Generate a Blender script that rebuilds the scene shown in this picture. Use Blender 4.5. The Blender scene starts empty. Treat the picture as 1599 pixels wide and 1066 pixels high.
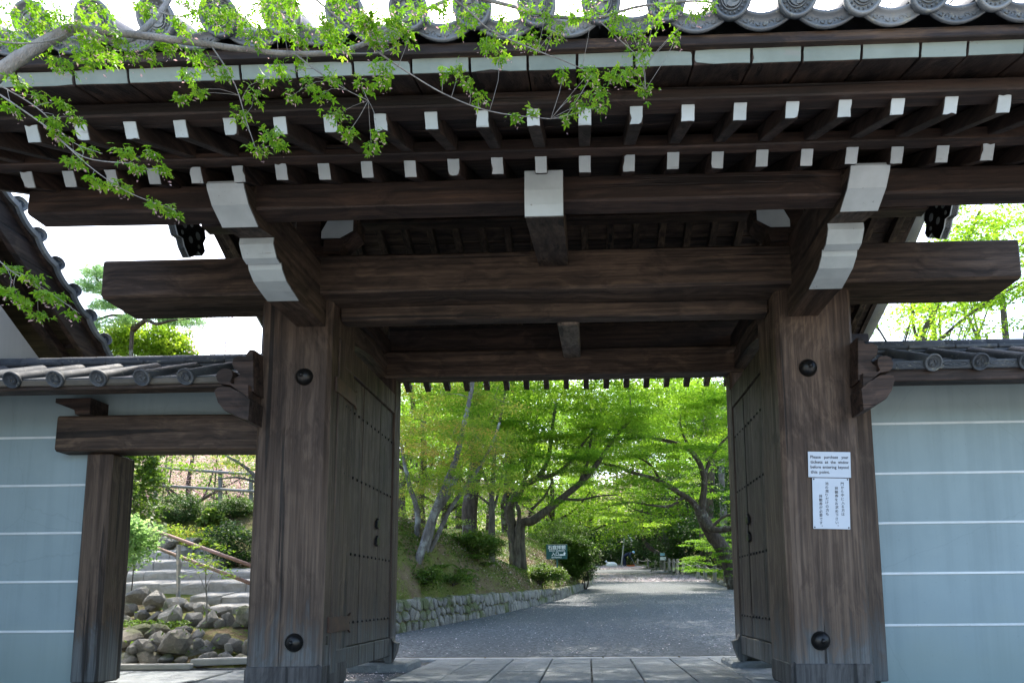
import bpy, bmesh, math, random
import numpy as np
from mathutils import Vector, Matrix

random.seed(7)
rng = np.random.default_rng(11)
scene = bpy.context.scene
col = scene.collection

# ------------------------------------------------------------------ camera
F, PW, PH = 1066.0, 1599.0, 1066.0            # focal length in photo pixels (24 mm lens)
VX, VY, ROLL, EYE = 918.0, 928.0, 0.0089, 0.67
PX, PY = VX - F * F / 33000.0, VY - F * F / 8700.0
_d = Vector((VX - PX, PY - VY, F)).normalized()
_h = Vector((1.0, ROLL, 0.0))
_u = _d.cross(_h).normalized()
if _u.y < 0: _u = -_u
_x = _d.cross(_u).normalized()
if _x.x < 0: _x = -_x
RW = Matrix((_x, _d, _u))                     # camera (right, up, forward) -> world


def at(px, py, Y):
    """point of the plane at depth Y that is seen at photo pixel (px, py)"""
    r = RW @ Vector((px - PX, PY - py, F))
    return r * (Y / r.y) + Vector((0, 0, EYE))


cd = bpy.data.cameras.new('camera')
cd.sensor_width, cd.sensor_fit = 36.0, 'HORIZONTAL'
cd.lens = F / PW * 36.0
cd.shift_x, cd.shift_y = -(PX - PW / 2) / PW, (PY - PH / 2) / PW
cd.clip_start, cd.clip_end = 0.05, 2000.0
cam = bpy.data.objects.new('camera', cd)
col.objects.link(cam)
R3 = Matrix((RW @ Vector((1, 0, 0)), RW @ Vector((0, 1, 0)), -(RW @ Vector((0, 0, 1))))).transposed()
cam.matrix_world = Matrix.Translation((0, 0, EYE)) @ R3.to_4x4()
scene.camera = cam

# ------------------------------------------------------------------ sky, sun, exposure
SUN_EL, SUN_AZ = 51.0, -10.0                   # azimuth from +Y towards +X
world = bpy.data.worlds.new('World')
scene.world = world
world.use_nodes = True
wn = world.node_tree
for n in list(wn.nodes): wn.nodes.remove(n)
sky = wn.nodes.new('ShaderNodeTexSky')
sky.sky_type = 'NISHITA'
sky.sun_disc = False
sky.sun_elevation, sky.sun_rotation = math.radians(SUN_EL), math.radians(SUN_AZ)
sky.air_density, sky.dust_density, sky.ozone_density = 1.0, 2.5, 1.0
bg = wn.nodes.new('ShaderNodeBackground')
bg.inputs[1].default_value = 0.15
wo = wn.nodes.new('ShaderNodeOutputWorld')
wn.links.new(sky.outputs[0], bg.inputs[0])
wn.links.new(bg.outputs[0], wo.inputs[0])
sl = bpy.data.lights.new('sun', 'SUN')
sl.energy, sl.angle, sl.color = 2.1, math.radians(0.55), (1.0, 0.95, 0.87)
sun = bpy.data.objects.new('sun', sl)
col.objects.link(sun)
_sd = Vector((math.sin(math.radians(SUN_AZ)) * math.cos(math.radians(SUN_EL)),
              math.cos(math.radians(SUN_AZ)) * math.cos(math.radians(SUN_EL)), math.sin(math.radians(SUN_EL))))
sun.rotation_euler = _sd.to_track_quat('Z', 'Y').to_euler()
vs = scene.view_settings
vs.view_transform, vs.look, vs.gamma, vs.exposure = 'Standard', 'None', 1.0, 2.45
try: vs.use_curve_mapping = False
except Exception: pass
cy = scene.cycles
cy.use_denoising = True
cy.max_bounces, cy.diffuse_bounces, cy.glossy_bounces, cy.transmission_bounces = 8, 5, 3, 6
cy.sample_clamp_indirect = 6.0

# ------------------------------------------------------------------ materials


class NT:
    def __init__(s, name, rough=0.7, spec=0.3):
        s.m = bpy.data.materials.new(name)
        s.m.use_nodes = True
        s.t = s.m.node_tree
        s.b = s.t.nodes['Principled BSDF']
        s.out = s.t.nodes['Material Output']
        s.b.inputs['Roughness'].default_value = rough
        s.b.inputs['Specular IOR Level'].default_value = spec

    def n(s, typ, **kw):
        nd = s.t.nodes.new('ShaderNode' + typ)
        for k, v in kw.items():
            if k.startswith('i_'): nd.inputs[k[2:].replace('_', ' ')].default_value = v
            else: setattr(nd, k, v)
        return nd

    def l(s, a, b): s.t.links.new(a, b)

    def ramp(s, fac, stops):
        r = s.n('ValToRGB')
        e = r.color_ramp.elements
        while len(e) < len(stops): e.new(0.5)
        for k, (p, c) in enumerate(stops):
            e[k].position = p
            e[k].color = (c[0], c[1], c[2], 1) if hasattr(c, '__len__') else (c, c, c, 1)
        s.l(fac, r.inputs[0])
        return r.outputs[0]

    def mix(s, fac, a, b, mode='MIX'):
        m = s.n('Mix', data_type='RGBA', blend_type=mode)
        for sock, v in ((m.inputs[0], fac), (m.inputs[6], a), (m.inputs[7], b)):
            if hasattr(v, 'links'): s.l(v, sock)
            elif hasattr(v, '__len__'): sock.default_value = (v[0], v[1], v[2], 1)
            else: sock.default_value = v
        return m.outputs[2]

    def math(s, op, a, b=0.0, c=0.0):
        m = s.n('Math', operation=op)
        for k, v in enumerate((a, b, c)):
            if hasattr(v, 'links'): s.l(v, m.inputs[k])
            else: m.inputs[k].default_value = v
        return m.outputs[0]

    def coords(s, scale=(1, 1, 1), rand=True, geo=False):
        if geo:
            v = s.n('NewGeometry').outputs['Position']
        else:
            v = s.n('TexCoord').outputs['Object']
            if rand:
                oi = s.n('ObjectInfo')
                a = s.n('VectorMath', operation='MULTIPLY_ADD')
                s.l(oi.outputs['Random'], a.inputs[0])
                a.inputs[1].default_value = (31.7, 17.3, 23.9)
                s.l(v, a.inputs[2])
                v = a.outputs[0]
        mp = s.n('Mapping')
        mp.inputs['Scale'].default_value = scale
        s.l(v, mp.inputs[0])
        return mp.outputs[0]

    def noise(s, vec, scale, detail=4.0, rough=0.55, dist=0.0, out=0):
        n = s.n('TexNoise')
        n.inputs['Scale'].default_value = scale
        n.inputs['Detail'].default_value = detail
        n.inputs['Roughness'].default_value = rough
        n.inputs['Distortion'].default_value = dist
        s.l(vec, n.inputs['Vector'])
        return n.outputs[out]

    def bump(s, h, strength=0.3, dist=0.01):
        b = s.n('Bump')
        b.inputs['Strength'].default_value = strength
        b.inputs['Distance'].default_value = dist
        s.l(h, b.inputs['Height'])
        s.l(b.outputs[0], s.b.inputs['Normal'])

    def color(s, c):
        if hasattr(c, 'links'): s.l(c, s.b.inputs['Base Color'])
        else: s.b.inputs['Base Color'].default_value = (c[0], c[1], c[2], 1)


def mat_wood(name, axis, dark, mid, light, weather=None, rough=0.62):
    m = NT(name, rough, 0.3)
    sc = [9.0, 9.0, 9.0]
    sc[axis] = 0.45
    v = m.coords(tuple(sc))
    warp = m.noise(m.coords((1.2, 1.2, 1.2)), 1.3, 2)
    mixv = m.n('VectorMath', operation='MULTIPLY_ADD')
    m.l(warp, mixv.inputs[0]); mixv.inputs[1].default_value = (2.6, 2.6, 2.6); m.l(v, mixv.inputs[2])
    g = m.noise(mixv.outputs[0], 1.6, 8, 0.68)                       # long grain
    sc2 = [30.0, 30.0, 30.0]; sc2[axis] = 0.7
    fine = m.noise(m.coords(tuple(sc2)), 1.5, 4, 0.65)               # fine fibres
    gg = m.math('ADD', m.math('MULTIPLY', g, 0.6), m.math('MULTIPLY', fine, 0.4))
    c = m.ramp(gg, [(0.38, dark), (0.5, mid), (0.64, light)])
    tone = m.ramp(m.n('ObjectInfo').outputs['Random'], [(0.0, (0.78, 0.76, 0.76)), (0.5, (1.0, 0.98, 0.96)), (1.0, (1.22, 1.16, 1.12))])
    c = m.mix(1.0, c, tone, 'MULTIPLY')
    blotch = m.noise(m.coords((1, 1, 1)), 1.7, 5)
    c = m.mix(m.ramp(blotch, [(0.40, 0.0), (0.66, 0.75)]), c, m.mix(m.ramp(gg, [(0.44, 0.0), (0.56, 1.0)]), dark, mid))
    sc3 = [13.0, 13.0, 13.0]; sc3[axis] = 0.28
    crack = m.ramp(m.noise(m.coords(tuple(sc3)), 1.0, 5, 0.5), [(0.355, 1.0), (0.375, 0.0)])
    if weather:                                                       # greyed, rubbed foot of posts and doors
        z = m.n('SeparateXYZ')
        m.l(m.n('NewGeometry').outputs['Position'], z.inputs[0])
        edge = m.math('ADD', z.outputs[2], m.math('MULTIPLY', m.math('SUBTRACT', g, 0.5), 1.5))
        rub = m.ramp(m.math('SUBTRACT', 1.0, m.math('ABSOLUTE', m.math('SUBTRACT', edge, 1.0))), [(0.35, 0.0), (0.95, 0.6)])
        c = m.mix(rub, c, m.mix(m.ramp(fine, [(0.36, 0.0), (0.64, 1.0)]), mid, (light[0] * 1.05, light[1] * 1.05, light[2] * 1.05)))
        f = m.ramp(edge, [(0.12, 0.85), (0.55, 0.0)])
        c = m.mix(f, c, m.mix(m.ramp(fine, [(0.40, 0.0), (0.60, 1.0)]), (weather[0] * 0.55, weather[1] * 0.55, weather[2] * 0.55), weather))
    c = m.mix(m.math('MULTIPLY', crack, 0.85), c, (dark[0] * 0.4, dark[1] * 0.4, dark[2] * 0.4))
    m.color(c)
    m.bump(m.math('SUBTRACT', gg, m.math('MULTIPLY', crack, 0.6)), 0.6, 0.015)
    rr = m.ramp(g, [(0.3, rough + 0.12), (0.7, rough - 0.1)])
    m.l(rr, m.b.inputs['Roughness'])
    return m.m


DK, MD, LT = (0.013, 0.0088, 0.0065), (0.044, 0.0295, 0.0205), (0.118, 0.083, 0.057)
GREY = (0.115, 0.125, 0.125)
WX = mat_wood('weathered_wood_x', 0, DK, MD, LT)
WY = mat_wood('weathered_wood_y', 1, DK, MD, LT)
WZ = mat_wood('post_wood', 2, (0.018, 0.0115, 0.0078), (0.052, 0.0345, 0.0235), (0.118, 0.085, 0.060), GREY)
WDOOR = mat_wood('door_wood', 2, (0.020, 0.0138, 0.0105), (0.042, 0.0292, 0.0222), (0.078, 0.057, 0.043), GREY)
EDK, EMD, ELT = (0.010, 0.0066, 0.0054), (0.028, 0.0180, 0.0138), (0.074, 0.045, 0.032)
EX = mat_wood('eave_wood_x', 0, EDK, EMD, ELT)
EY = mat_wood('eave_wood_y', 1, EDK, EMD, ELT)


def mat_paint(name, c, dirt):
    m = NT(name, 0.6, 0.3)
    v = m.coords((1, 1, 1))
    f = m.ramp(m.noise(v, 6.0, 6), [(0.42, 0.0), (0.72, 0.7)])
    c2 = m.mix(f, c, dirt)
    c2 = m.mix(1.0, c2, m.ramp(m.n('ObjectInfo').outputs['Random'], [(0.0, (0.84, 0.85, 0.84)), (1.0, (1.06, 1.05, 1.04))]), 'MULTIPLY')
    ch = m.ramp(m.noise(m.coords((1, 1, 1)), 21.0, 5, 0.7), [(0.66, 0.0), (0.70, 0.75)])
    c2 = m.mix(ch, c2, (0.12, 0.11, 0.095))
    cr = m.ramp(m.noise(m.coords((3, 40, 14)), 1.0, 3), [(0.30, 1.0), (0.325, 0.0)])
    c2 = m.mix(m.math('MULTIPLY', cr, 0.55), c2, (0.2, 0.2, 0.18))
    m.color(c2)
    m.bump(m.noise(v, 30, 3), 0.12, 0.004)
    return m.m


WHITE = mat_paint('white_paint', (0.40, 0.445, 0.46), (0.29, 0.325, 0.33))
STRIPE = mat_paint('stripe_paint', (0.60, 0.65, 0.67), (0.46, 0.50, 0.51))
FASC = mat_paint('pale_eave_paint', (0.19, 0.225, 0.20), (0.12, 0.145, 0.125))


def mat_plaster(name, c, c2):
    m = NT(name, 0.85, 0.2)
    v = m.coords((1, 1, 1), geo=True)
    f = m.noise(v, 1.1, 6, 0.6)
    cc = m.mix(m.ramp(f, [(0.35, 0.0), (0.7, 1.0)]), c, c2)
    st = m.ramp(m.noise(m.coords((3.0, 3.0, 0.9), geo=True), 1.3, 5), [(0.5, 0.0), (0.8, 0.25)])
    cc = m.mix(st, cc, (c2[0] * 0.72, c2[1] * 0.74, c2[2] * 0.72))
    sp = m.ramp(m.noise(v, 55, 2), [(0.70, 0.0), (0.76, 0.5)])
    cc = m.mix(sp, cc, (c[0] * 0.6, c[1] * 0.6, c[2] * 0.6))
    z = m.n('SeparateXYZ'); m.l(v, z.inputs[0])
    streak = m.noise(m.coords((9.0, 9.0, 0.25), geo=True), 1.0, 6, 0.65)
    grime = m.math('MULTIPLY', m.ramp(streak, [(0.50, 0.0), (0.70, 0.28)]), m.ramp(f, [(0.3, 0.3), (0.7, 1.0)]))
    cc = m.mix(grime, cc, (c2[0] * 0.55, c2[1] * 0.56, c2[2] * 0.54))
    base_ = m.ramp(m.math('ADD', z.outputs[2], m.math('MULTIPLY', m.math('SUBTRACT', f, 0.5), 1.2)), [(0.15, 0.5), (0.6, 0.0)])
    cc = m.mix(base_, cc, (c2[0] * 1.05, c2[1] * 0.98, c2[2] * 0.80))
    vo = m.n('TexVoronoi', feature='DISTANCE_TO_EDGE'); vo.inputs['Scale'].default_value = 0.9
    m.l(m.mix(0.08, m.coords((1, 1, 1), geo=True), m.noise(v, 5.0, 4, 0.7, out=1)), vo.inputs['Vector'])
    cc = m.mix(m.ramp(vo.outputs['Distance'], [(0.0, 0.16), (0.004, 0.0)]), cc, (c2[0] * 0.5, c2[1] * 0.5, c2[2] * 0.5))
    m.color(cc)
    m.bump(m.noise(v, 140, 3), 0.15, 0.002)
    return m.m


PLASTER = mat_plaster('wall_plaster', (0.252, 0.325, 0.342), (0.214, 0.280, 0.296))
HPLASTER = mat_plaster('house_plaster', (0.62, 0.63, 0.62), (0.52, 0.54, 0.53))


def mat_tile(name, a, b, rough=0.38):
    m = NT(name, rough, 0.5 if rough < 0.5 else 0.18)
    v = m.coords((1, 1, 1))
    f = m.noise(v, 5.0, 5)
    c = m.mix(m.ramp(f, [(0.35, 0.0), (0.68, 1.0)]), a, b)
    c = m.mix(1.0, c, m.ramp(m.n('ObjectInfo').outputs['Random'], [(0.0, (0.65, 0.68, 0.70)), (0.5, (1.0, 1.0, 1.0)), (1.0, (1.4, 1.36, 1.30))]), 'MULTIPLY')
    li = m.ramp(m.noise(v, 26.0, 5, 0.7), [(0.58, 0.0), (0.68, 0.7)])
    c = m.mix(li, c, (0.24, 0.24, 0.19))
    m.color(c)
    m.l(m.ramp(f, [(0.3, rough - 0.06), (0.7, rough + 0.2)]), m.b.inputs['Roughness'])
    m.bump(m.noise(v, 60, 3), 0.1, 0.003)
    return m.m


TILE = mat_tile('roof_tile', (0.085, 0.095, 0.105), (0.15, 0.165, 0.175))
TILE2 = mat_tile('wall_tile', (0.040, 0.047, 0.056), (0.080, 0.090, 0.102), 0.66)
MORTAR = mat_paint('eave_mortar', (0.105, 0.095, 0.078), (0.055, 0.052, 0.046))


def mat_metal(name, c, rough, metal=0.8):
    m = NT(name, rough, 0.5)
    m.b.inputs['Metallic'].default_value = metal
    f = m.noise(m.coords((1, 1, 1)), 14, 4)
    m.color(m.mix(m.ramp(f, [(0.35, 0.0), (0.7, 1.0)]), c, (c[0] * 1.9, c[1] * 1.6, c[2] * 1.3)))
    m.bump(f, 0.15, 0.003)
    return m.m


IRON = mat_metal('black_iron', (0.018, 0.02, 0.022), 0.38)
RUST = mat_metal('brown_iron', (0.045, 0.028, 0.022), 0.6, 0.4)
RAILM = mat_paint('rail_brown', (0.27, 0.155, 0.12), (0.18, 0.11, 0.09))
PIPE = mat_metal('grey_metal', (0.22, 0.23, 0.23), 0.5, 0.5)


def mat_stone(name, cols, moss=0.3, scale=3.0):
    m = NT(name, 0.82, 0.25)
    v = m.coords((1, 1, 1))
    oi = m.n('ObjectInfo')
    base = m.ramp(oi.outputs['Random'], [(k / max(1, len(cols) - 1), c) for k, c in enumerate(cols)])
    f = m.noise(v, scale * 2.2, 7, 0.65)
    c = m.mix(m.ramp(f, [(0.3, 0.0), (0.7, 1.0)]), m.mix(0.5, base, (0.05, 0.05, 0.05), 'MULTIPLY'), base)
    c = m.mix(0.8, base, c)
    c = m.mix(m.ramp(m.noise(v, scale * 9, 4), [(0.55, 0.0), (0.75, 0.5)]), c, (0.34, 0.34, 0.31))
    if moss:
        g = m.n('NewGeometry')
        z = m.n('SeparateXYZ'); m.l(g.outputs['Normal'], z.inputs[0])
        mm = m.math('ADD', m.noise(m.coords((1, 1, 1), geo=True), 2.6, 5), m.math('MULTIPLY', z.outputs[2], 0.10))
        c = m.mix(m.ramp(mm, [(0.62 - moss * 0.2, 0.0), (0.72 - moss * 0.2, 0.8)]), c, (0.075, 0.095, 0.022))
    m.color(c)
    m.bump(m.math('ADD', f, m.math('MULTIPLY', m.noise(v, scale * 14, 5, 0.7), 0.5)), 0.9, 0.04)
    return m.m


STONE = mat_stone('field_stone', [(0.17, 0.165, 0.145), (0.28, 0.265, 0.22), (0.21, 0.20, 0.175), (0.33, 0.305, 0.25)], 0.42)
ROCK = mat_stone('grey_rock', [(0.22, 0.215, 0.20), (0.38, 0.345, 0.285), (0.27, 0.235, 0.185), (0.30, 0.295, 0.28), (0.48, 0.44, 0.37)], 0.26, 3.0)
STEP = mat_stone('step_stone', [(0.33, 0.31, 0.275), (0.43, 0.405, 0.36), (0.38, 0.355, 0.32)], 0.0, 2.2)
PAVER = mat_stone('paver_stone', [(0.185, 0.21, 0.22), (0.245, 0.27, 0.278), (0.215, 0.235, 0.24)], 0.0, 2.0)
KERB = mat_stone('kerb_stone', [(0.42, 0.43, 0.42), (0.50, 0.50, 0.485)], 0.0, 2.0)


def mat_gravel():
    m = NT('road_gravel', 0.9, 0.2)
    v = m.coords((1, 1, 1), geo=True)
    vo = m.n('TexVoronoi'); vo.inputs['Scale'].default_value = 34.0; m.l(v, vo.inputs['Vector'])
    bw = m.n('RGBToBW'); m.l(vo.outputs['Color'], bw.inputs[0])
    c = m.ramp(bw.outputs[0], [(0.15, (0.036, 0.042, 0.046)), (0.5, (0.082, 0.092, 0.098)), (0.85, (0.19, 0.205, 0.212))])
    big = m.noise(v, 0.55, 5)
    c = m.mix(m.ramp(big, [(0.35, 0.0), (0.7, 0.7)]), c, (0.095, 0.104, 0.106))
    pet = m.ramp(m.noise(v, 60, 1), [(0.735, 0.0), (0.76, 0.6)])
    trk = m.noise(m.coords((0.55, 0.06, 1), geo=True), 1.6, 4)
    c = m.mix(m.ramp(trk, [(0.42, 0.0), (0.6, 0.45)]), c, (0.072, 0.080, 0.084))
    c = m.mix(pet, c, (0.62, 0.55, 0.56))
    m.color(c)
    m.bump(vo.outputs['Distance'], 0.6, 0.02)
    return m.m


GRAVEL = mat_gravel()


def mat_earth():
    m = NT('moss_earth', 0.95, 0.1)
    v = m.coords((1, 1, 1), geo=True)
    a = m.noise(v, 1.3, 6, 0.65)
    c = m.ramp(a, [(0.32, (0.072, 0.092, 0.020)), (0.46, (0.120, 0.132, 0.034)), (0.54, (0.135, 0.100, 0.058)), (0.72, (0.23, 0.165, 0.105))])
    b = m.noise(v, 9.0, 5, 0.7)
    c = m.mix(m.ramp(b, [(0.45, 0.0), (0.75, 0.8)]), c, (0.165, 0.205, 0.038))
    lit = m.ramp(m.noise(v, 42.0, 2), [(0.64, 0.0), (0.70, 0.9)])
    c = m.mix(lit, c, (0.30, 0.22, 0.16))
    m.color(c)
    m.bump(m.math('ADD', b, m.noise(v, 40, 4)), 0.8, 0.06)
    return m.m


EARTH = mat_earth()


def mat_bark(name, a, b, lich=(0.30, 0.31, 0.26), lf=0.5):
    m = NT(name, 0.9, 0.15)
    v = m.coords((7, 7, 1.6), geo=True)
    f = m.noise(v, 2.2, 7, 0.7)
    c = m.mix(m.ramp(f, [(0.35, 0.0), (0.65, 1.0)]), a, b)
    l_ = m.ramp(m.noise(m.coords((1, 1, 1), geo=True), 3.2, 6, 0.7), [(0.54, 0.0), (0.66, lf)])
    c = m.mix(l_, c, lich)
    m.color(c)
    m.bump(f, 0.9, 0.04)
    return m.m


BARK_GREY = mat_bark('grey_bark', (0.075, 0.068, 0.060), (0.19, 0.175, 0.155), (0.36, 0.37, 0.33), 0.75)
BARK_DARK = mat_bark('dark_bark', (0.035, 0.027, 0.022), (0.095, 0.075, 0.060))
BARK_OLIVE = mat_bark('olive_bark', (0.045, 0.038, 0.028), (0.115, 0.10, 0.072), (0.13, 0.135, 0.075), 0.55)
BRANCH = mat_bark('branch_bark', (0.16, 0.15, 0.14), (0.30, 0.28, 0.26), (0.40, 0.40, 0.37), 0.4)


def mat_leaf(name, stops, trans, tfac=0.5):
    m = NT(name, 0.55, 0.25)
    at_ = m.n('Attribute', attribute_name='tint')
    c = m.ramp(at_.outputs['Fac'], stops)
    m.color(c)
    tr = m.n('BsdfTranslucent')
    t2 = m.mix(1.0, c, trans, 'MULTIPLY')
    m.l(t2, tr.inputs[0])
    mx = m.n('MixShader'); mx.inputs[0].default_value = tfac
    m.l(m.b.outputs[0], mx.inputs[1]); m.l(tr.outputs[0], mx.inputs[2])
    m.l(mx.outputs[0], m.out.inputs['Surface'])
    return m.m


def L3(a, b, c): return [(0.0, a), (0.55, b), (1.0, c)]


MAPLE = mat_leaf('maple_leaf', L3((0.052, 0.118, 0.012), (0.105, 0.195, 0.020), (0.190, 0.275, 0.032)), (2.4, 2.45, 1.3), 0.54)
MAPLE_Y = mat_leaf('young_maple_leaf', L3((0.075, 0.150, 0.016), (0.150, 0.210, 0.028), (0.34, 0.22, 0.085)), (2.5, 2.4, 1.5), 0.52)
EVERGREEN = mat_leaf('evergreen_leaf', L3((0.018, 0.045, 0.014), (0.035, 0.075, 0.020), (0.075, 0.120, 0.040)), (1.8, 2.0, 1.0), 0.3)
BUSH = mat_leaf('bush_leaf', L3((0.040, 0.080, 0.016), (0.075, 0.130, 0.022), (0.130, 0.175, 0.040)), (2.0, 2.1, 1.2), 0.4)
PINE = mat_leaf('pine_needle', L3((0.085, 0.160, 0.070), (0.135, 0.225, 0.090), (0.20, 0.29, 0.11)), (2.2, 2.3, 1.8), 0.52)
HEDGE = mat_leaf('hedge_leaf', L3((0.070, 0.130, 0.014), (0.120, 0.200, 0.020), (0.190, 0.260, 0.035)), (2.4, 2.4, 1.2), 0.5)
BLOSSOM = mat_leaf('cherry_blossom', L3((0.50, 0.33, 0.34), (0.62, 0.47, 0.47), (0.45, 0.42, 0.28)), (1.2, 1.1, 1.1), 0.4)
PETAL = mat_leaf('fallen_petal', L3((0.55, 0.46, 0.48), (0.68, 0.60, 0.62), (0.48, 0.40, 0.36)), (1.1, 1.1, 1.1), 0.2)
LITTER = mat_leaf('leaf_litter', L3((0.12, 0.075, 0.04), (0.30, 0.21, 0.15), (0.50, 0.42, 0.38)), (1.2, 1.1, 1.0), 0.15)


def mat_plain(name, c, rough=0.6, spec=0.3, var=0.15):
    m = NT(name, rough, spec)
    f = m.noise(m.coords((1, 1, 1)), 9, 4)
    m.color(m.mix(m.ramp(f, [(0.35, 0.0), (0.7, 1.0)]), c, tuple(x * (1 - var) for x in c)))
    return m.m


PAPER = mat_plain('laminated_paper', (0.42, 0.47, 0.53), 0.35, 0.5, 0.05)
INK = mat_plain('black_ink', (0.03, 0.03, 0.035), 0.5)
SIGNG = mat_plain('sign_green', (0.008, 0.075, 0.070), 0.4, 0.4)
SIGNW = mat_plain('sign_white', (0.85, 0.88, 0.88), 0.4, 0.4, 0.05)
NAVY = mat_plain('navy_cloth', (0.015, 0.022, 0.05), 0.85)
SKIN = mat_plain('skin', (0.45, 0.28, 0.20), 0.6)
HATB = mat_plain('pale_blue_cloth', (0.35, 0.60, 0.75), 0.8)
SACK = mat_plain('white_sack', (0.75, 0.73, 0.70), 0.8)
ORANGE = mat_plain('orange_plastic', (0.55, 0.13, 0.04), 0.5)
BAMBOO = mat_paint('weathered_bamboo', (0.33, 0.32, 0.29), (0.22, 0.22, 0.20))
OLDRAIL = mat_paint('old_rail', (0.17, 0.165, 0.155), (0.11, 0.11, 0.10))
STAKE = mat_wood('stake_wood', 2, (0.10, 0.09, 0.075), (0.22, 0.20, 0.17), (0.34, 0.31, 0.27))

# ------------------------------------------------------------------ mesh helpers
LOC = {}


class MB:
    def __init__(s): s.v, s.f = [], []

    def add(s, vs_, fs):
        o = len(s.v)
        s.v.extend(Vector(p) for p in vs_)
        s.f.extend(tuple(i + o for i in f) for f in fs)
        return s

    def grid(s, rows, close=False, cap=False):
        """rows: list of equal-length point rings / rows"""
        o = len(s.v)
        n = len(rows[0])
        for r in rows: s.v.extend(Vector(p) for p in r)
        for i in range(len(rows) - 1):
            for j in range(n if close else n - 1):
                a, b = o + i * n + j, o + i * n + (j + 1) % n
                s.f.append((a, b, b + n, a + n))
        if cap:
            s.f.append(tuple(o + j for j in range(n))[::-1])
            s.f.append(tuple(o + (len(rows) - 1) * n + j for j in range(n)))
        return s

    def beam(s, p0, p1, w, h, up=(0, 0, 1), bev=0.008, n=1, warp=0.0, taper=1.0):
        """chamfered, slightly uneven timber from p0 to p1 (centre line), w across, h along up"""
        p0, p1 = Vector(p0), Vector(p1)
        d = (p1 - p0); L = d.length; d.normalize()
        side = d.cross(Vector(up)).normalized()
        u = side.cross(d).normalized()
        ph = [random.uniform(0, 6.3) for _ in range(8)]

        def ring(t, ww, hh, b, k):
            c = p0 + d * t
            pts = []
            for j, (a, e) in enumerate(((-1, -1), (-1, -1), (1, -1), (1, -1), (1, 1), (1, 1), (-1, 1), (-1, 1))):
                ax, ex = a * ww / 2, e * hh / 2
                if j in (0, 3, 4, 7): ex -= e * b
                else: ax -= a * b
                q = c + side * ax + u * ex
                if warp:
                    q += (u * math.sin(ph[j] + t * 2.1) + side * math.sin(ph[7 - j] + t * 1.7)) * warp * (0.4 + 0.6 * math.sin(t * 0.9 + ph[3]))
                pts.append(q)
            return pts
        rows = [ring(0, w - 2 * bev, h - 2 * bev, bev, 0)]
        for i in range(n + 1):
            f = i / n
            k = 1 + (taper - 1) * f
            rows.append(ring(bev + (L - 2 * bev) * f, w * k, h * k, bev, i))
        rows.append(ring(L, (w * taper) - 2 * bev, (h * taper) - 2 * bev, bev, 9))
        return s.grid(rows, True, True)

    def box(s, a, b, bev=0.006, n=1, warp=0.0, axis=None):
        a, b = Vector(a), Vector(b)
        dm = [abs(b[i] - a[i]) for i in range(3)]
        ax = dm.index(max(dm)) if axis is None else axis
        c = (a + b) / 2
        p0, p1 = c.copy(), c.copy()
        p0[ax], p1[ax] = min(a[ax], b[ax]), max(a[ax], b[ax])
        if ax == 2: return s.beam(p0, p1, dm[0], dm[1], (0, 1, 0), bev, n, warp)
        return s.beam(p0, p1, dm[1] if ax == 0 else dm[0], dm[2], (0, 0, 1), bev, n, warp)

    def prism(s, prof, fn, a, b, bev=0.0):
        """prof: 2-D outline; fn(u, v, t) -> 3-D point; extruded from t=a to t=b"""
        if bev:
            cx = sum(p[0] for p in prof) / len(prof); cy_ = sum(p[1] for p in prof) / len(prof)
            sh = [(p[0] + (cx - p[0]) * bev, p[1] + (cy_ - p[1]) * bev) for p in prof]
            e = (b - a) * 0.12
            rows = [[fn(u, v, a) for u, v in sh], [fn(u, v, a + e) for u, v in prof], [fn(u, v, b - e) for u, v in prof], [fn(u, v, b) for u, v in sh]]
        else:
            rows = [[fn(u, v, a) for u, v in prof], [fn(u, v, b) for u, v in prof]]
        return s.grid(rows, True, True)

    def tube(s, pts, radii, n=8, cap=True, rough=0.0):
        pts = [Vector(p) for p in pts]
        rows = []
        prev = None
        for i, p in enumerate(pts):
            d = (pts[min(i + 1, len(pts) - 1)] - pts[max(i - 1, 0)]).normalized()
            if prev is None:
                a = d.orthogonal().normalized()
            else:
                a = (prev - d * prev.dot(d))
                a = a.normalized() if a.length > 1e-6 else d.orthogonal().normalized()
            prev = a
            b = d.cross(a)
            r = radii[i] if hasattr(radii, '__len__') else radii
            ring = []
            for j in range(n):
                t = 2 * math.pi * j / n
                rr = r * (1 + (random.uniform(-rough, rough) if rough else 0))
                ring.append(p + (a * math.cos(t) + b * math.sin(t)) * rr)
            rows.append(ring)
        return s.grid(rows, True, cap)

    def lathe(s, prof, M, n=16):
        """prof: (r, h) pairs, axis = local +Z of matrix M"""
        rows = []
        for r, h in prof:
            rows.append([M @ Vector((r * math.cos(2 * math.pi * j / n), r * math.sin(2 * math.pi * j / n), h)) for j in range(n)])
        return s.grid(rows, True, True)

    def mesh(s, name, mat, c, smooth=False):
        me = bpy.data.meshes.new(name)
        me.from_pydata([tuple(p - c) for p in s.v], [], s.f)
        if mat: me.materials.append(mat)
        bm = bmesh.new(); bm.from_mesh(me)
        bmesh.ops.recalc_face_normals(bm, faces=bm.faces)
        bm.to_mesh(me); bm.free()
        if smooth: me.polygons.foreach_set('use_smooth', [True] * len(me.polygons))
        return me

    def center(s):
        lo = [min(p[i] for p in s.v) for i in range(3)]
        hi = [max(p[i] for p in s.v) for i in range(3)]
        return Vector([(lo[i] + hi[i]) / 2 for i in range(3)])


def link(o, loc, parent):
    col.objects.link(o)
    o.parent = parent
    o.location = Vector(loc) - (LOC[parent.name] if parent else Vector())
    LOC[o.name] = Vector(loc)
    return o


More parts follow.
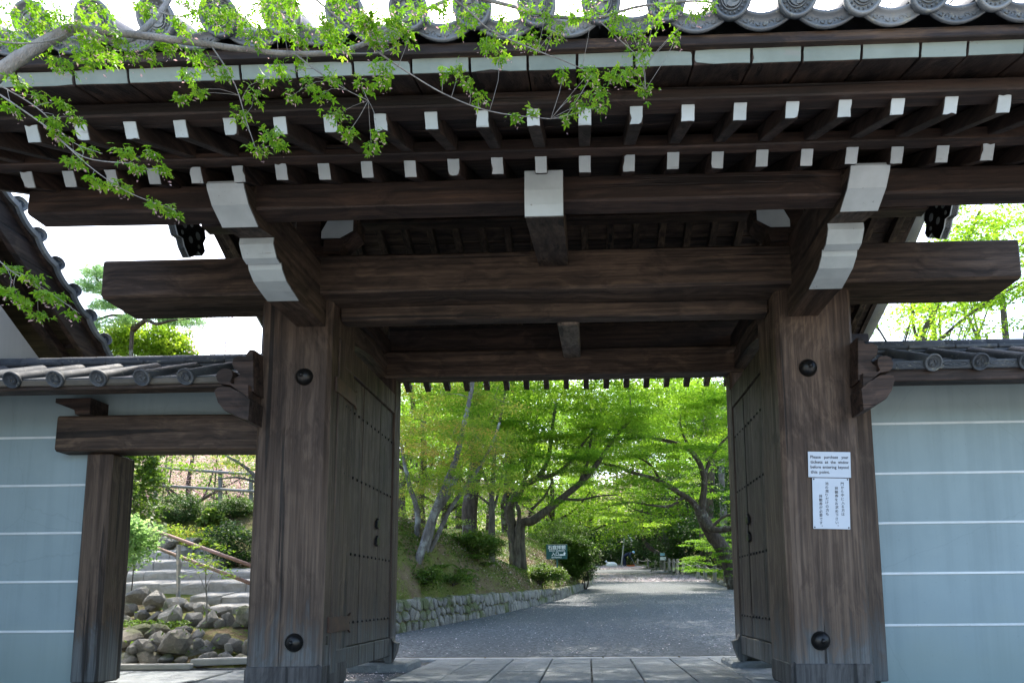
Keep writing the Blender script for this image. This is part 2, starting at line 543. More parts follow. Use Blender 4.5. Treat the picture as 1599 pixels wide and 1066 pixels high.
def tag(o, label=None, cat=None, group=None, kind=None):
    if label: o['label'] = label
    if cat: o['category'] = cat
    if group: o['group'] = group
    if kind: o['kind'] = kind
    return o


def put(name, mb, mat, parent=None, smooth=False, origin=None, **kw):
    c = mb.center() if origin is None else Vector(origin)
    o = bpy.data.objects.new(name, mb.mesh(name, mat, c, smooth))
    link(o, c, parent)
    return tag(o, **kw)


def thing(name, loc, label, cat, group=None):
    o = bpy.data.objects.new(name, None)
    o.empty_display_size = 0.2
    link(o, loc, None)
    return tag(o, label, cat, group)


def again(src, loc, parent, rot=None, scale=None):
    o = src.copy()
    link(o, loc, parent)
    if rot is not None: o.rotation_euler = rot
    if scale is not None: o.scale = scale
    return o


def np_mesh(name, verts, faces, mat, tint=None):
    """fast mesh from numpy arrays; faces (n, k)"""
    me = bpy.data.meshes.new(name)
    n, k = faces.shape
    me.vertices.add(len(verts)); me.vertices.foreach_set('co', verts.astype(np.float32).ravel())
    me.loops.add(n * k); me.loops.foreach_set('vertex_index', faces.astype(np.int32).ravel())
    me.polygons.add(n)
    me.polygons.foreach_set('loop_start', np.arange(0, n * k, k, dtype=np.int32))
    me.polygons.foreach_set('loop_total', np.full(n, k, dtype=np.int32))
    me.update(calc_edges=True)
    if tint is not None:
        a = me.attributes.new('tint', 'FLOAT', 'FACE')
        a.data.foreach_set('value', tint.astype(np.float32))
    me.materials.append(mat)
    return me


def put_np(name, verts, faces, mat, tint, parent, origin, **kw):
    o = bpy.data.objects.new(name, np_mesh(name, verts - np.array(origin), faces, mat, tint))
    link(o, origin, parent)
    return tag(o, **kw)


def frames(n, tilt):
    """random leaf frames: normals near +Z, tilted by about `tilt` rad"""
    az = rng.uniform(0, 2 * np.pi, n)
    th = np.abs(rng.normal(0, tilt, n))
    nz = np.stack([np.sin(th) * np.cos(az), np.sin(th) * np.sin(az), np.cos(th)], 1)
    ref = rng.normal(0, 1, (n, 3))
    a = np.cross(nz, ref); a /= np.linalg.norm(a, axis=1)[:, None] + 1e-9
    b = np.cross(nz, a)
    return a, b, nz


def leaf_quads(P, size, tilt=0.5, asp=0.55):
    """pointed leaf quads (rhombus, folded along the midrib) at points P"""
    n = len(P)
    a, b, c = frames(n, tilt)
    s_ = (size * rng.uniform(0.6, 1.35, n))[:, None]
    V = np.empty((n, 4, 3))
    V[:, 0] = P - a * s_ * 0.5
    V[:, 1] = P + b * s_ * asp * 0.5 + c * s_ * 0.12 - a * s_ * 0.08
    V[:, 2] = P + a * s_ * 0.5 - c * s_ * 0.1
    V[:, 3] = P - b * s_ * asp * 0.5 + c * s_ * 0.12 - a * s_ * 0.08
    Fc = np.arange(n * 4).reshape(n, 4)
    return V.reshape(-1, 3), Fc


STAR = []
for k, (ang, ln) in enumerate(((-128, 0.42), (-72, 0.78), (0, 1.0), (72, 0.78), (128, 0.42))):
    STAR.append((math.radians(ang), ln))


def maple_leaves(P, size, tilt=0.7, D=None):
    """five-lobed leaves as triangles; P = leaf base points"""
    n = len(P)
    a, b, c = frames(n, tilt)
    if D is not None:                                                # hang the tips along D
        a = D / (np.linalg.norm(D, axis=1)[:, None] + 1e-9)
        ref = rng.normal(0, 1, (n, 3)); ref[:, 2] += 1.5
        b = np.cross(ref, a); b /= np.linalg.norm(b, axis=1)[:, None] + 1e-9
        c = np.cross(a, b)
    s_ = (size * rng.uniform(0.45, 1.35, n))[:, None]
    V, T = [], []
    for ang, ln in STAR:
        dv = a * math.cos(ang) + b * math.sin(ang)
        pv = -a * math.sin(ang) + b * math.cos(ang)
        droop = -c * 0.16 * ln
        q = [P, P + s_ * (dv * ln * 0.42 + pv * 0.20 * ln + c * 0.03), P + s_ * (dv * ln * 0.95 + droop), P + s_ * (dv * ln * 0.42 - pv * 0.20 * ln + c * 0.03)]
        V.append(np.stack(q, 1))
    V = np.stack(V, 1)                                               # n,5,4,3
    Fc = np.arange(n * 20).reshape(n * 5, 4)
    return V.reshape(-1, 3), Fc


def spline(pts, n):
    pts = [Vector(p) for p in pts]
    if len(pts) < 3: return [pts[0].lerp(pts[-1], k / n) for k in range(n + 1)]
    out = []
    m = len(pts) - 1
    for k in range(n + 1):
        t = k / n * m
        i = min(int(t), m - 1); f = t - i
        p0, p1, p2, p3 = pts[max(i - 1, 0)], pts[i], pts[i + 1], pts[min(i + 2, m)]
        out.append(0.5 * ((2 * p1) + (p2 - p0) * f + (2 * p0 - 5 * p1 + 4 * p2 - p3) * f * f + (3 * p1 - p0 - 3 * p2 + p3) * f ** 3))
    return out


# ------------------------------------------------------------------ setting: terrain, road, pavement
def lerp_tab(tab, x):
    return np.interp(x, [t[0] for t in tab], [t[1] for t in tab])


XL = [(7.0, -3.15), (9.6, -3.0), (10.1, -2.81), (11.6, -2.35), (14.3, -1.58), (18.9, -0.67), (27.9, 0.19), (40, 0.3), (50, 0.1), (60, -1.5), (75, -6), (90, -14)]
XR = [(7.0, 6.2), (10, 5.6), (24, 5.15), (32, 5.5), (45, 5.5), (59, 4.5), (75, 2.0), (90, -4)]


def zr(Y):
    Y = np.asarray(Y, float)
    return np.where(Y < 7.8, 0.0, np.where(Y < 25, 0.05 * (Y - 7.8), 0.86 + 0.0645 * (np.minimum(Y, 75) - 25))) + np.maximum(Y - 75, 0) * 0.02


def wall_h(Y): return np.interp(Y, [9.6, 12, 16, 20, 28, 34], [0.50, 0.46, 0.36, 0.28, 0.2, 0.1])


def smooth01(t):
    t = np.clip(t, 0, 1)
    return t * t * (3 - 2 * t)


def ground_z(X, Y):
    X = np.asarray(X, float); Y = np.asarray(Y, float)
    base = zr(Y)
    xl, xr = lerp_tab(XL, Y), lerp_tab(XR, Y)
    s_ = xl - X - 0.22
    mound = wall_h(Y) + 1.72 * (1 - np.exp(-np.maximum(s_, 0) / 0.8)) * smooth01((Y - 9.4) / 1.5) * (0.75 + 0.25 * np.sin(Y * 0.55 + 1.0)) + 0.05 * np.maximum(s_, 0)
    z = np.where(s_ > 0, base + mound * smooth01((Y - 9.3) / 0.5), base - 0.03)
    # right verge and wooded slope
    t_ = X - xr
    z = np.where(t_ > 0, base + 0.10 * smooth01(t_ / 0.4) + 0.16 * np.maximum(t_ - 1.2, 0) * smooth01((Y - 9) / 6), z)
    # the bank with the stone stairs, left of the gate
    st = np.interp(Y, [6.9, 7.3, 7.9, 8.3, 8.7, 11.4, 12.2, 16, 30], [-0.03, 0.22, 0.34, 0.42, 0.45, 1.28, 1.62, 2.1, 3.4])
    w = smooth01((-3.45 - X) / 0.7) * smooth01((13.5 - Y) / 2.5 + 0.3)
    z = z * (1 - w) + st * w
    z = np.where(Y < 7.0, np.where(Y < 3.3, -0.95, -0.035), z)
    bumps = 0.035 * np.sin(X * 2.3 + Y * 0.7) * np.sin(Y * 1.9 - X) * ((s_ > 0.3) | (t_ > 0.5)) * (Y > 9.5)
    far = np.maximum(np.abs(X) - 30, 0) * 0.12 + np.maximum(Y - 82, 0) * 0.16
    return z + bumps + far


def axis_pts(segs):
    out = []
    for a, b, st in segs:
        out += list(np.arange(a, b, st))
    return np.array(out + [segs[-1][1]])


gx = axis_pts([(-260, -40, 20), (-40, -10, 1.5), (-10, 7, 0.2), (7, 12, 0.5), (12, 40, 2), (40, 260, 20)])
gy = axis_pts([(-60, 0, 6), (0, 3.2, 0.8), (3.2, 3.4, 0.05), (3.4, 6.6, 0.4), (6.6, 14, 0.16), (14, 30, 0.35), (30, 80, 1.2), (80, 120, 4), (120, 420, 30)])
GX, GY = np.meshgrid(gx, gy)
GZ = ground_z(GX, GY)
V = np.stack([GX.ravel(), GY.ravel(), GZ.ravel()], 1)
nx, ny = len(gx), len(gy)
ii = (np.arange(ny - 1)[:, None] * nx + np.arange(nx - 1)[None, :]).ravel()
ground = put_np('ground', V, np.stack([ii, ii + 1, ii + nx + 1, ii + nx], 1), EARTH, None, None, (0, 0, 0), kind='structure')
ground.data.polygons.foreach_set('use_smooth', [True] * len(ground.data.polygons))

ry = axis_pts([(7.572, 30, 0.5), (30, 78, 1.0)])
mb = MB()
rows = []
for y in ry:
    a, b = float(lerp_tab(XL, y)) - (0.16 if y > 9.3 else 3.2), float(lerp_tab(XR, y))
    rows.append([Vector((a + (b - a) * k / 12, y, float(zr(y)) + 0.004 + 0.02 * math.sin(math.pi * k / 12) * float(smooth01((y - 7.6) / 3.0)))) for k in range(13)])
mb.grid(rows)
put('road', mb, GRAVEL, origin=(0, 0, 0), kind='structure', smooth=True)
FORE = NT('forecourt_sand', 0.95, 0.1)
_v = FORE.coords((1, 1, 1), geo=True)
FORE.color(FORE.ramp(FORE.noise(_v, 14, 6), [(0.35, (0.27, 0.25, 0.22)), (0.65, (0.40, 0.375, 0.33))]))
fg = MB()
fg.grid([[(-40, -60, -0.94), (40, -60, -0.94)], [(-40, 3.24, -0.94), (40, 3.24, -0.94)]])
put('forecourt', fg, FORE.m, origin=(0, 0, 0), kind='structure')

# gate floor: pavers, kerb, gravel strips (pieces of the pavement)
base = MB().box((-6.5, 3.3, -0.95), (6.5, 7.60, -0.030), 0.004)
pave = put('pavement', base, GRAVEL, origin=(0, 0, 0), kind='structure')
X0, wid = -1.62, 0.411
for c in range(8):
    y = 3.4 + random.uniform(0, 0.4)
    x0 = X0 + c * wid
    while y < 7.40:
        L = random.uniform(0.62, 1.05)
        y1 = min(y + L, 7.42)
        if 7.42 - y1 < 0.25: y1 = 7.42
        dz = random.uniform(-0.003, 0.003)
        p = MB().beam(((x0 + wid / 2), y + 0.007, -0.025 + dz), ((x0 + wid / 2), y1 - 0.007, -0.025 + dz), wid - 0.014, 0.05 - 2 * dz, (0, 0, 1), 0.006, 3, 0.0022)
        put('paver', p, PAVER, pave)
        y = y1
x = -2.35
while x < 2.2:
    L = random.uniform(0.7, 1.3)
    p = MB().beam((x + 0.004, 7.50, -0.03), (x + L - 0.004, 7.50 + random.uniform(-0.01, 0.01), -0.03), 0.15, 0.06, (0, 0, 1), 0.010, 3, 0.002)
    put('kerb_slab', p, KERB, pave)
    x += L
for k, (a, b) in enumerate(((-4.9, -4.1), (-4.05, -3.2), (-3.15, -2.4))):       # slabs at the small doorway
    put('paver', MB().beam((a, 5.6 + 0.1 * k, -0.01), (b, 5.65 + 0.12 * k, -0.01), 1.0, 0.05, (0, 0, 1), 0.008, 2, 0.003), PAVER, pave)
for (x0, y0, x1, y1) in ((-2.25, 6.4, -1.68, 6.95), (1.30, 6.35, 1.85, 6.9)):   # stones under the rear posts
    put('post_stone', MB().box((x0, y0, -0.05), (x1, y1, 0.055), 0.02, 2, 0.004), PAVER, pave)
for (x0, x1) in ((-2.52, -1.70), (1.22, 2.05)):
    put('post_stone', MB().box((x0, 4.5, -0.05), (x1, 5.3, 0.035), 0.02, 2, 0.004), PAVER, pave)

# ------------------------------------------------------------------ the gate
GC = -0.225
gate = thing('temple_gate', (GC, 5.6, 0), 'big dark timber gate with white painted beam ends, tiled roof and two open door leaves', 'gate')

posts = []
for k, (x0, x1) in enumerate(((-2.36, -1.835), (1.36, 1.90))):
    p = put('main_post', MB().box((x0, 4.70, 0.03), (x1, 5.22, 2.86), 0.028, 14, 0.004), WZ, gate)
    posts.append(p)
    xc = (x0 + x1) / 2
    put('base_band', MB().box((x0 - 0.006, 4.692, 0.03), (x1 + 0.006, 5.228, 0.215), 0.022), mat_wood('band_%d' % k, 2, (0.032, 0.031, 0.030), (0.068, 0.066, 0.064), (0.108, 0.106, 0.103)), p)
    for (x, z) in (((-2.02, 2.243), (-2.02, 0.362)) if k == 0 else ((1.568, 2.238), (1.555, 0.351))):
        M = Matrix.Translation((x, 4.700, z)) @ Matrix.Rotation(math.pi / 2, 4, 'X')
        prof = [(0.063, -0.005), (0.064, 0.004), (0.060, 0.012)] + [(0.058 * math.cos(t), 0.012 + 0.045 * math.sin(t)) for t in np.linspace(0.15, 1.25, 7)] + [(0.013, 0.058), (0.011, 0.066), (0.004, 0.070)]
        put('nail_cover', MB().lathe(prof, M, 24), IRON, p, smooth=True)
# beams
put('main_beam', MB().beam((-3.485, 4.78, 2.962), (3.03, 4.78, 2.955), 0.40, 0.285, (0, 0, 1), 0.014, 24, 0.006), WX, gate)
put('lintel', MB().beam((-1.835, 4.92, 2.80), (1.36, 4.92, 2.79), 0.14, 0.15, (0, 0, 1), 0.016, 10, 0.005), WX, gate)
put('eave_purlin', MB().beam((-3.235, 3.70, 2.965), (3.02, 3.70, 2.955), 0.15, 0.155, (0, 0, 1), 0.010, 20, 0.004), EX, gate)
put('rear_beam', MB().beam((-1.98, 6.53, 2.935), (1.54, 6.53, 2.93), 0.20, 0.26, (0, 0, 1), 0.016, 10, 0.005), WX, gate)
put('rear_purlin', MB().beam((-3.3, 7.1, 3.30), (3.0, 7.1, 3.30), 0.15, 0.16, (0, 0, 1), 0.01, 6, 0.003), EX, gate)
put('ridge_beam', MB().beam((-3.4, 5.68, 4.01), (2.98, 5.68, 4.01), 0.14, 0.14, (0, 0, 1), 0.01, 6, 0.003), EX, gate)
for (x0, x1) in ((-2.09, -1.87), (1.405, 1.625)):
    put('rear_post', MB().box((x0, 6.47, 0.05), (x1, 6.69, 3.06), 0.02, 8, 0.003), WZ, gate)
for x in (-2.02, 1.52):
    pts = spline([(x, 5.08, 2.72), (x, 5.5, 2.86), (x, 6.0, 2.93), (x, 6.48, 2.90)], 8)
    b = MB()
    b.grid([[p + Vector((a * 0.075, 0, e * 0.085)) for a, e in ((-1, -1), (1, -1), (1, 1), (-1, 1))] for p in pts], True, True)
    put('side_tie_beam', b, WY, gate)
    put('side_beam', MB().beam((x, 3.75, 3.06), (x, 7.2, 3.16), 0.14, 0.17, (0, 0, 1), 0.01, 5, 0.003), EY, gate)


def arm_profile():
    """(y, z) outline of the carved two-step bracket arm, nose towards the viewer"""
    up = [(3.487, 2.972), (3.480, 2.955), (3.49, 2.93), (3.545, 2.865), (3.665, 2.80)]
    mid = [(3.86, 2.842), (3.855, 2.80), (3.905, 2.735), (3.955, 2.722), (3.968, 2.735), (3.985, 2.70), (4.05, 2.655), (4.14, 2.632), (4.245, 2.612)]
    return up, mid


upA, midA = arm_profile()
for xc in (-1.985, 1.553):
    w = 0.104
    out = upA + midA + [(4.40, 2.62), (4.72, 2.62), (4.72, 3.05), (3.62, 3.05), (3.60, 2.972)]
    a = put('bracket_arm', MB().prism(out, lambda u, v, t, xc=xc: Vector((xc + t, u, v)), -w, w), WY, gate)
    for seg in (upA, midA):
        b = MB()
        b.grid([[Vector((xc + e, y - 0.003, z - 0.003)) for e in (-w - 0.001, -w * 0.5, 0, w * 0.5, w + 0.001)] for (y, z) in seg])
        b.grid([[Vector((xc + e, y + 0.006, z + 0.004)) for e in (-w - 0.001, w + 0.001)] for (y, z) in seg])
        put('white_nose', b, WHITE, a)
    for sgn in (-1, 1):                                              # outer half of the side corbel on the beam
        pr = [(4.60, 3.10), (4.60, 3.22), (4.66, 3.30), (4.86, 3.30), (4.92, 3.22), (4.92, 3.10)]
    put('bracket_block', MB().prism([(-0.17, 3.105), (-0.17, 3.16), (-0.12, 3.22), (0.12, 3.22), (0.17, 3.16), (0.17, 3.105)], lambda u, v, t, xc=xc: Vector((xc - 0.05 + u, t, v)), 4.64, 4.94), EX, gate)
    sgx = 1 if xc < 0 else -1
    wc = put('inner_nose', MB().prism([(0.10, 3.14), (0.10, 3.30), (0.16, 3.42), (0.34, 3.42), (0.34, 3.30), (0.24, 3.22), (0.22, 3.14)], lambda u, v, t, xc=xc, sgx=sgx: Vector((xc + sgx * u, t, v)), 4.62, 4.80), EX, gate)
    put('white_cap', MB().prism([(0.105, 3.25), (0.105, 3.30), (0.165, 3.415), (0.335, 3.415), (0.335, 3.305), (0.24, 3.25)], lambda u, v, t, xc=xc, sgx=sgx: Vector((xc + sgx * (u - 0.02), t, v)), 4.612, 4.619), WHITE, wc)
    put('strut', MB().box((xc - 0.15, 4.70, 3.22), (xc + 0.05, 4.88, 3.55), 0.01), EX, gate)
# centre arm
cx = -0.213
ca = put('centre_arm', MB().prism([(3.485, 2.976), (3.478, 2.86), (3.487, 2.78), (3.505, 2.722), (4.60, 2.985), (4.60, 3.10), (3.62, 3.05), (3.60, 2.976)], lambda u, v, t: Vector((cx + t, u, v)), -0.104, 0.104), WY, gate)
b = MB()
seg = [(3.485, 2.977), (3.478, 2.86), (3.487, 2.78), (3.503, 2.722)]
b.grid([[Vector((cx + e, y - 0.004, z)) for e in (-0.1052, 0, 0.1052)] for (y, z) in seg])
b.grid([[Vector((cx + e, y + 0.006, z)) for e in (-0.1052, 0.1052)] for (y, z) in seg])
put('white_nose', b, WHITE, ca)
put('centre_beam', MB().beam((-0.125, 4.95, 2.78), (-0.125, 6.46, 3.05), 0.165, 0.16, (0, 0, 1), 0.012, 4, 0.003), mat_wood('pale_wood_y', 1, (0.05, 0.04, 0.032), (0.12, 0.095, 0.075), (0.22, 0.18, 0.14)), gate)
put('frieze_board', MB().beam((-1.98, 6.60, 3.22), (1.54, 6.60, 3.22), 0.05, 0.30, (0, 0, 1), 0.006, 5, 0.002), EX, gate)

# rafters -----------------------------------------------------------------
RX = [-2.12 + 0.237 * k for k in range(-5, 22)]
S_ = 0.50
ridge_y, ridge_z = 5.68, 4.10


def white_tip(c, u, name, parent, w, h):
    tm = MB()
    uu = Vector(u); sd = uu.cross(Vector((0, 0, 1))).normalized(); vv = sd.cross(uu)
    pr = []
    for a, e in ((-1, -1), (-0.3, -1), (0.4, -1), (1, -1), (1, -0.2), (1, 0.4), (1, 1), (0.3, 1), (-0.4, 1), (-1, 1), (-1, 0.3), (-1, -0.4)):
        k = random.uniform(0.0, 0.0022) + (random.uniform(0.003, 0.008) if random.random() < 0.06 else 0)
        pr.append((a * (w / 2 - k), e * (h / 2 - k)))
    tm.prism(pr, lambda p, q, t: Vector(c) + sd * p + vv * q + uu * t, -0.004, 0.003)
    return put(name, tm, WHITE, parent)


first = {}
for x in RX:
    jz = random.uniform(-0.004, 0.004)
    for nm, p0, p1, w, h in (('rafter', (x, 3.43, 2.975), (x, ridge_y, ridge_z), 0.066, 0.084),
                             ('flying_rafter', (x, 2.905, 2.858), (x, 3.62, 3.19), 0.062, 0.076),
                             ('rear_rafter', (x, 7.92, 3.135), (x, ridge_y + 0.02, ridge_z), 0.064, 0.08)):
        if nm == 'flying_rafter' and x > 2.7: pass
        q0, q1 = Vector(p0) + Vector((0, 0, jz)), Vector(p1)
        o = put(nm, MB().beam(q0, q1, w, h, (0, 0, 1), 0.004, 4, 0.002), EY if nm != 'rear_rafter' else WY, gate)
        if nm != 'rear_rafter':
            u = (q1 - q0).normalized()
            c = q0
            white_tip(c, u, 'white_tip', o, w - 0.002, h - 0.002)
put('lower_eave_beam', MB().beam((-3.42, 3.40, 3.055), (3.0, 3.40, 3.045), 0.075, 0.07, (0, 0, 1), 0.006, 14, 0.003), EX, gate)
put('upper_eave_beam', MB().beam((-3.42, 2.90, 2.925), (3.0, 2.90, 2.915), 0.10, 0.062, (0, 0, 1), 0.006, 14, 0.003), EX, gate)

# roof boards under the tiles (seen from below between the rafters)


def board_row(name, n, fn, th=0.014):
    for k in range(n):
        a, b_ = fn(k / n), fn((k + 1) / n)
        d = (b_ - a); L = d.length; d.normalize()
        nrm = Vector((1, 0, 0)).cross(d).normalized()
        mid = (a + b_) / 2 + nrm * random.uniform(-0.003, 0.003)
        put(name, MB().beam(Vector((-3.42, mid.y, mid.z)), Vector((2.99, mid.y, mid.z)), L - 0.006, th, nrm, 0.002, 2, 0.001), WX if name == 'roof_board' else EX, gate)


up_ = Vector((0, -0.447, 0.894)) * 0.052
board_row('roof_board', 12, lambda f: Vector((0, 3.44, 2.98)) * (1 - f) + Vector((0, 5.68, 4.10)) * f + up_)
up2 = Vector((0, 0.4, 0.917)) * 0.05
board_row('roof_board', 12, lambda f: Vector((0, 5.70, 4.10)) * (1 - f) + Vector((0, 7.86, 3.16)) * f + up2)
board_row('eave_underboard', 4, lambda f: Vector((0, 2.95, 2.885)) * (1 - f) + Vector((0, 3.6, 3.185)) * f + Vector((0, -0.42, 0.91)) * 0.047)

# thick eave boards with painted ends
JX = [-3.46, -3.22, -2.98, -2.742, -2.5, -2.242, -1.997, -1.754, -1.495, -1.245, -0.995, -0.74, -0.484, -0.232, -0.018, 0.229, 0.482, 0.73, 0.946, 1.197, 1.443, 1.641, 1.881, 2.12, 2.37, 2.6, 2.82, 3.02]
for a, b_ in zip(JX[:-1], JX[1:]):
    dz = random.uniform(-0.003, 0.003)
    p0, p1 = Vector(((a + b_) / 2, 2.695, 2.957 + dz)), Vector(((a + b_) / 2, 3.10, 3.07 + dz))
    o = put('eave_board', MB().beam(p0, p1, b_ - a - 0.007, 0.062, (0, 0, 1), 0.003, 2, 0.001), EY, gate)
    white_tip(p0, (p1 - p0).normalized(), 'pale_end', o, b_ - a - 0.010, 0.059).data.materials[0] = FASC
tb = put('tile_batten', MB().beam((-3.46, 2.69, 3.012), (3.02, 2.69, 3.005), 0.07, 0.048, (0, 0, 1), 0.004, 14, 0.003), mat_wood('batten_wood', 0, (0.012, 0.009, 0.008), (0.030, 0.020, 0.016), (0.15, 0.095, 0.055)), gate)

# eave tiles ----------------------------------------------------------------
slope = Vector((0, 0.91, 0.41)).normalized()
tz = Vector((0, -slope.z, slope.y))                                   # normal of the roof plane (up, to the front)
DISC = Vector((0, 2.57, 3.118))


def comma(M, h0, h1):
    """one raised comma of the three-comma crest"""
    outer, inner = [], []
    for k in range(9):
        t = k / 8 * 2.3
        r = 0.019 + 0.017 * (k / 8)
        w = 0.0105 * (1 - k / 8) + 0.0012
        outer.append((r + w, t)); inner.append((r - w, t))
    prof = [(r * math.cos(t), r * math.sin(t)) for r, t in outer] + [(r * math.cos(t), r * math.sin(t)) for r, t in inner[::-1]]
    return prof


def crest_mesh(R, dots=18):
    mbx = MB()
    for k in range(3):
        for i, prof in enumerate([comma(None, 0, 0)]):
            ca_, sa_ = math.cos(k * 2.094), math.sin(k * 2.094)
            pr = [((u * ca_ - v * sa_) * R / 0.08, (u * sa_ + v * ca_) * R / 0.08) for u, v in prof]
            mbx.prism(pr, lambda u, v, t: Vector((u, v, t)), 0.0, 0.007)
    for k in range(dots):
        t = 2 * math.pi * k / dots
        M = Matrix.Translation((R * 0.68 * math.cos(t), R * 0.68 * math.sin(t), 0))
        mbx.lathe([(0.0048 * R / 0.08, 0), (0.0040 * R / 0.08, 0.004), (0.0015 * R / 0.08, 0.006)], M, 6)
    n = 28
    for (ra, rb) in ((0.80, 0.84),):
        mbx.grid([[Vector((R * rr * math.cos(2 * math.pi * j / n), R * rr * math.sin(2 * math.pi * j / n), hh)) for j in range(n)] for rr, hh in ((0.50, 0.0), (0.51, 0.005), (0.545, 0.005), (0.555, 0.0))], True)
    return mbx


def disc_tile(R, L):
    """round end tile: local z = outward axis of the disc; the roll runs back along -z"""
    t = MB()
    prof = [(R * 0.80, -0.002), (R * 0.81, 0.010), (R * 0.86, 0.016), (R * 0.95, 0.016), (R, 0.010), (R, -0.014), (R * 0.9, -0.020)]
    n = 28
    t.grid([[Vector((r * math.cos(2 * math.pi * j / n), r * math.sin(2 * math.pi * j / n), h)) for j in range(n)] for r, h in [(0.0005, -0.002)] + prof], True)
    rr = R * 0.86
    t.grid([[Vector((rr * math.cos(a), rr * math.sin(a), z)) for a in np.linspace(-0.35, math.pi + 0.35, 15)] for z in (-0.012, -L * 0.5, -L)])
    t.grid([[Vector(((rr - 0.014) * math.cos(a), (rr - 0.014) * math.sin(a), z)) for a in np.linspace(-0.35, math.pi + 0.35, 15)] for z in (-0.012, -L)])
    return t


def axis_rot(out, up):
    z = Vector(out).normalized()
    x = Vector(up).cross(z).normalized()
    y = z.cross(x)
    return Matrix((x, y, z)).transposed().to_euler()


EROT = axis_rot(-slope, tz)
TX = [0.626 + 0.27 * k for k in range(-15, 10)]
dsc = crs = None
for x in TX:
    loc = Vector((x, DISC.y, DISC.z))
    ro = EROT.copy(); 
    if dsc is None:
        dsc = bpy.data.objects.new('round_eave_tile', disc_tile(0.082, 0.30).mesh('round_eave_tile', TILE, Vector(), True))
        link(dsc, loc, gate); dsc.rotation_euler = ro
        crs = bpy.data.objects.new('tile_crest', crest_mesh(0.08).mesh('tile_crest', TILE, Vector()))
        col.objects.link(crs); crs.parent = dsc
    else:
        d2 = again(dsc, loc, gate, ro)
        c2 = crs.copy(); col.objects.link(c2); c2.parent = d2
        c2.rotation_euler = (0, 0, random.uniform(0, 2))


def pendant(wd, sag, band, depth):
    """hollow pan tile with a decorated drop face; local x across, y back, z up"""
    t = MB()
    xs = np.linspace(-wd / 2, wd / 2, 15)
    f = lambda x: sag * ((2 * x / wd) ** 2 - 1)
    rows = []
    for dz, dy in ((0.016, depth), (0.016, -0.004), (0.010, -0.010), (0.002, -0.010), (-0.002, -0.003), (-band + 0.012, -0.003), (-band + 0.008, -0.010), (-band, -0.010), (-band - 0.004, 0.0), (-band, 0.015), (0.0, 0.02), (0.0, depth)):
        rows.append([Vector((x, dy, f(x) + dz)) for x in xs])
    t.grid(rows)
    for s0 in (-1, 1):                                              # arabesque scrolls
        for k in range(4):
            cx_ = s0 * (0.012 + 0.026 * k)
            pts = []
            for a in np.linspace(0, 4.2, 9):
                r = 0.010 * (1 - a / 6.0)
                pts.append(Vector((cx_ + s0 * r * math.cos(a) * 1.2, -0.004, f(cx_) - band * 0.48 + r * math.sin(a) * (1 if k % 2 else -1))))
            t.tube(pts, 0.0024, 4)
    return t


pn = None
PROT = Matrix.Rotation(math.atan2(slope.z, slope.y), 3, 'X').to_euler()
for x in [TX[0] - 0.27] + TX:
    loc = Vector((x + 0.135, 2.60, 3.118))
    if pn is None:
        pn = bpy.data.objects.new('pendant_eave_tile', pendant(0.262, 0.052, 0.048, 0.26).mesh('pendant_eave_tile', TILE, Vector(), True))
        link(pn, loc, gate); pn.rotation_euler = PROT
    else:
        again(pn, loc, gate, PROT)

# the rest of the tiling: rows behind the eave, seen only from afar -> one part
rt = MB()
e0 = Vector((0, 2.60, 3.13)); r0 = Vector((0, 5.60, 4.62)); r1 = Vector((0, 5.76, 4.62)); e1 = Vector((0, 8.25, 3.42))
for (pa, pb) in ((e0 + (r0 - e0) * 0.085, r0), (e1, r1)):
    d = (pb - pa).normalized()
    nrm = Vector((1, 0, 0)).cross(d).normalized()
    if nrm.z < 0: nrm = -nrm
    sag = lambda f: nrm * (-0.10 * math.sin(math.pi * f))
    for x in TX:
        rr = 0.07
        rt.grid([[pa.lerp(pb, f) + sag(f) + Vector((x + rr * math.cos(a), 0, 0)) + nrm * rr * math.sin(a) for a in np.linspace(0, math.pi, 7)] for f in np.linspace(0, 1, 7)])
    for x in [TX[0] - 0.27] + TX:
        rt.grid([[pa.lerp(pb, f) + sag(f) + Vector((x + 0.135 + 0.135 * u, 0, 0)) + nrm * (-0.05 * (1 - u * u)) for u in np.linspace(-1, 1, 6)] for f in np.linspace(0, 1, 7)])
put('roof_tiling', rt, TILE, gate, smooth=True, kind='stuff')
put('roof_ridge', MB().beam((-3.5, 5.68, 4.75), (3.06, 5.68, 4.75), 0.3, 0.36, (0, 0, 1), 0.05, 4), TILE, gate)
put('roof_filling', MB().prism([(2.75, 3.10), (5.5, 4.48), (5.86, 4.48), (8.05, 3.36), (7.9, 3.30), (5.7, 4.20), (3.2, 3.18)], lambda u, v, t: Vector((t, u, v)), -3.40, 2.97), EX, gate)
for x in (-3.445, 3.005):                                            # barge boards and carved pendants of the gable ends
    for (pts) in ([(2.72, 2.94), (3.4, 3.16), (4.4, 3.62), (5.68, 4.26)], [(5.68, 4.26), (6.6, 3.82), (7.4, 3.47), (8.05, 3.24)]):
        b = MB()
        b.grid([[Vector((x + a * 0.022, y, z + e * 0.09)) for a, e in ((-1, -1), (1, -1), (1, 1), (-1, 1))] for (y, z) in pts], True, True)
        put('barge_board', b, EY, gate)
gp = [(-0.17, 4.05), (-0.20, 3.97), (-0.17, 3.90), (-0.20, 3.84), (-0.16, 3.77), (-0.10, 3.78), (-0.07, 3.72), (0.0, 3.66), (0.07, 3.72), (0.10, 3.78), (0.16, 3.77), (0.20, 3.84), (0.17, 3.90), (0.20, 3.97), (0.17, 4.05)]
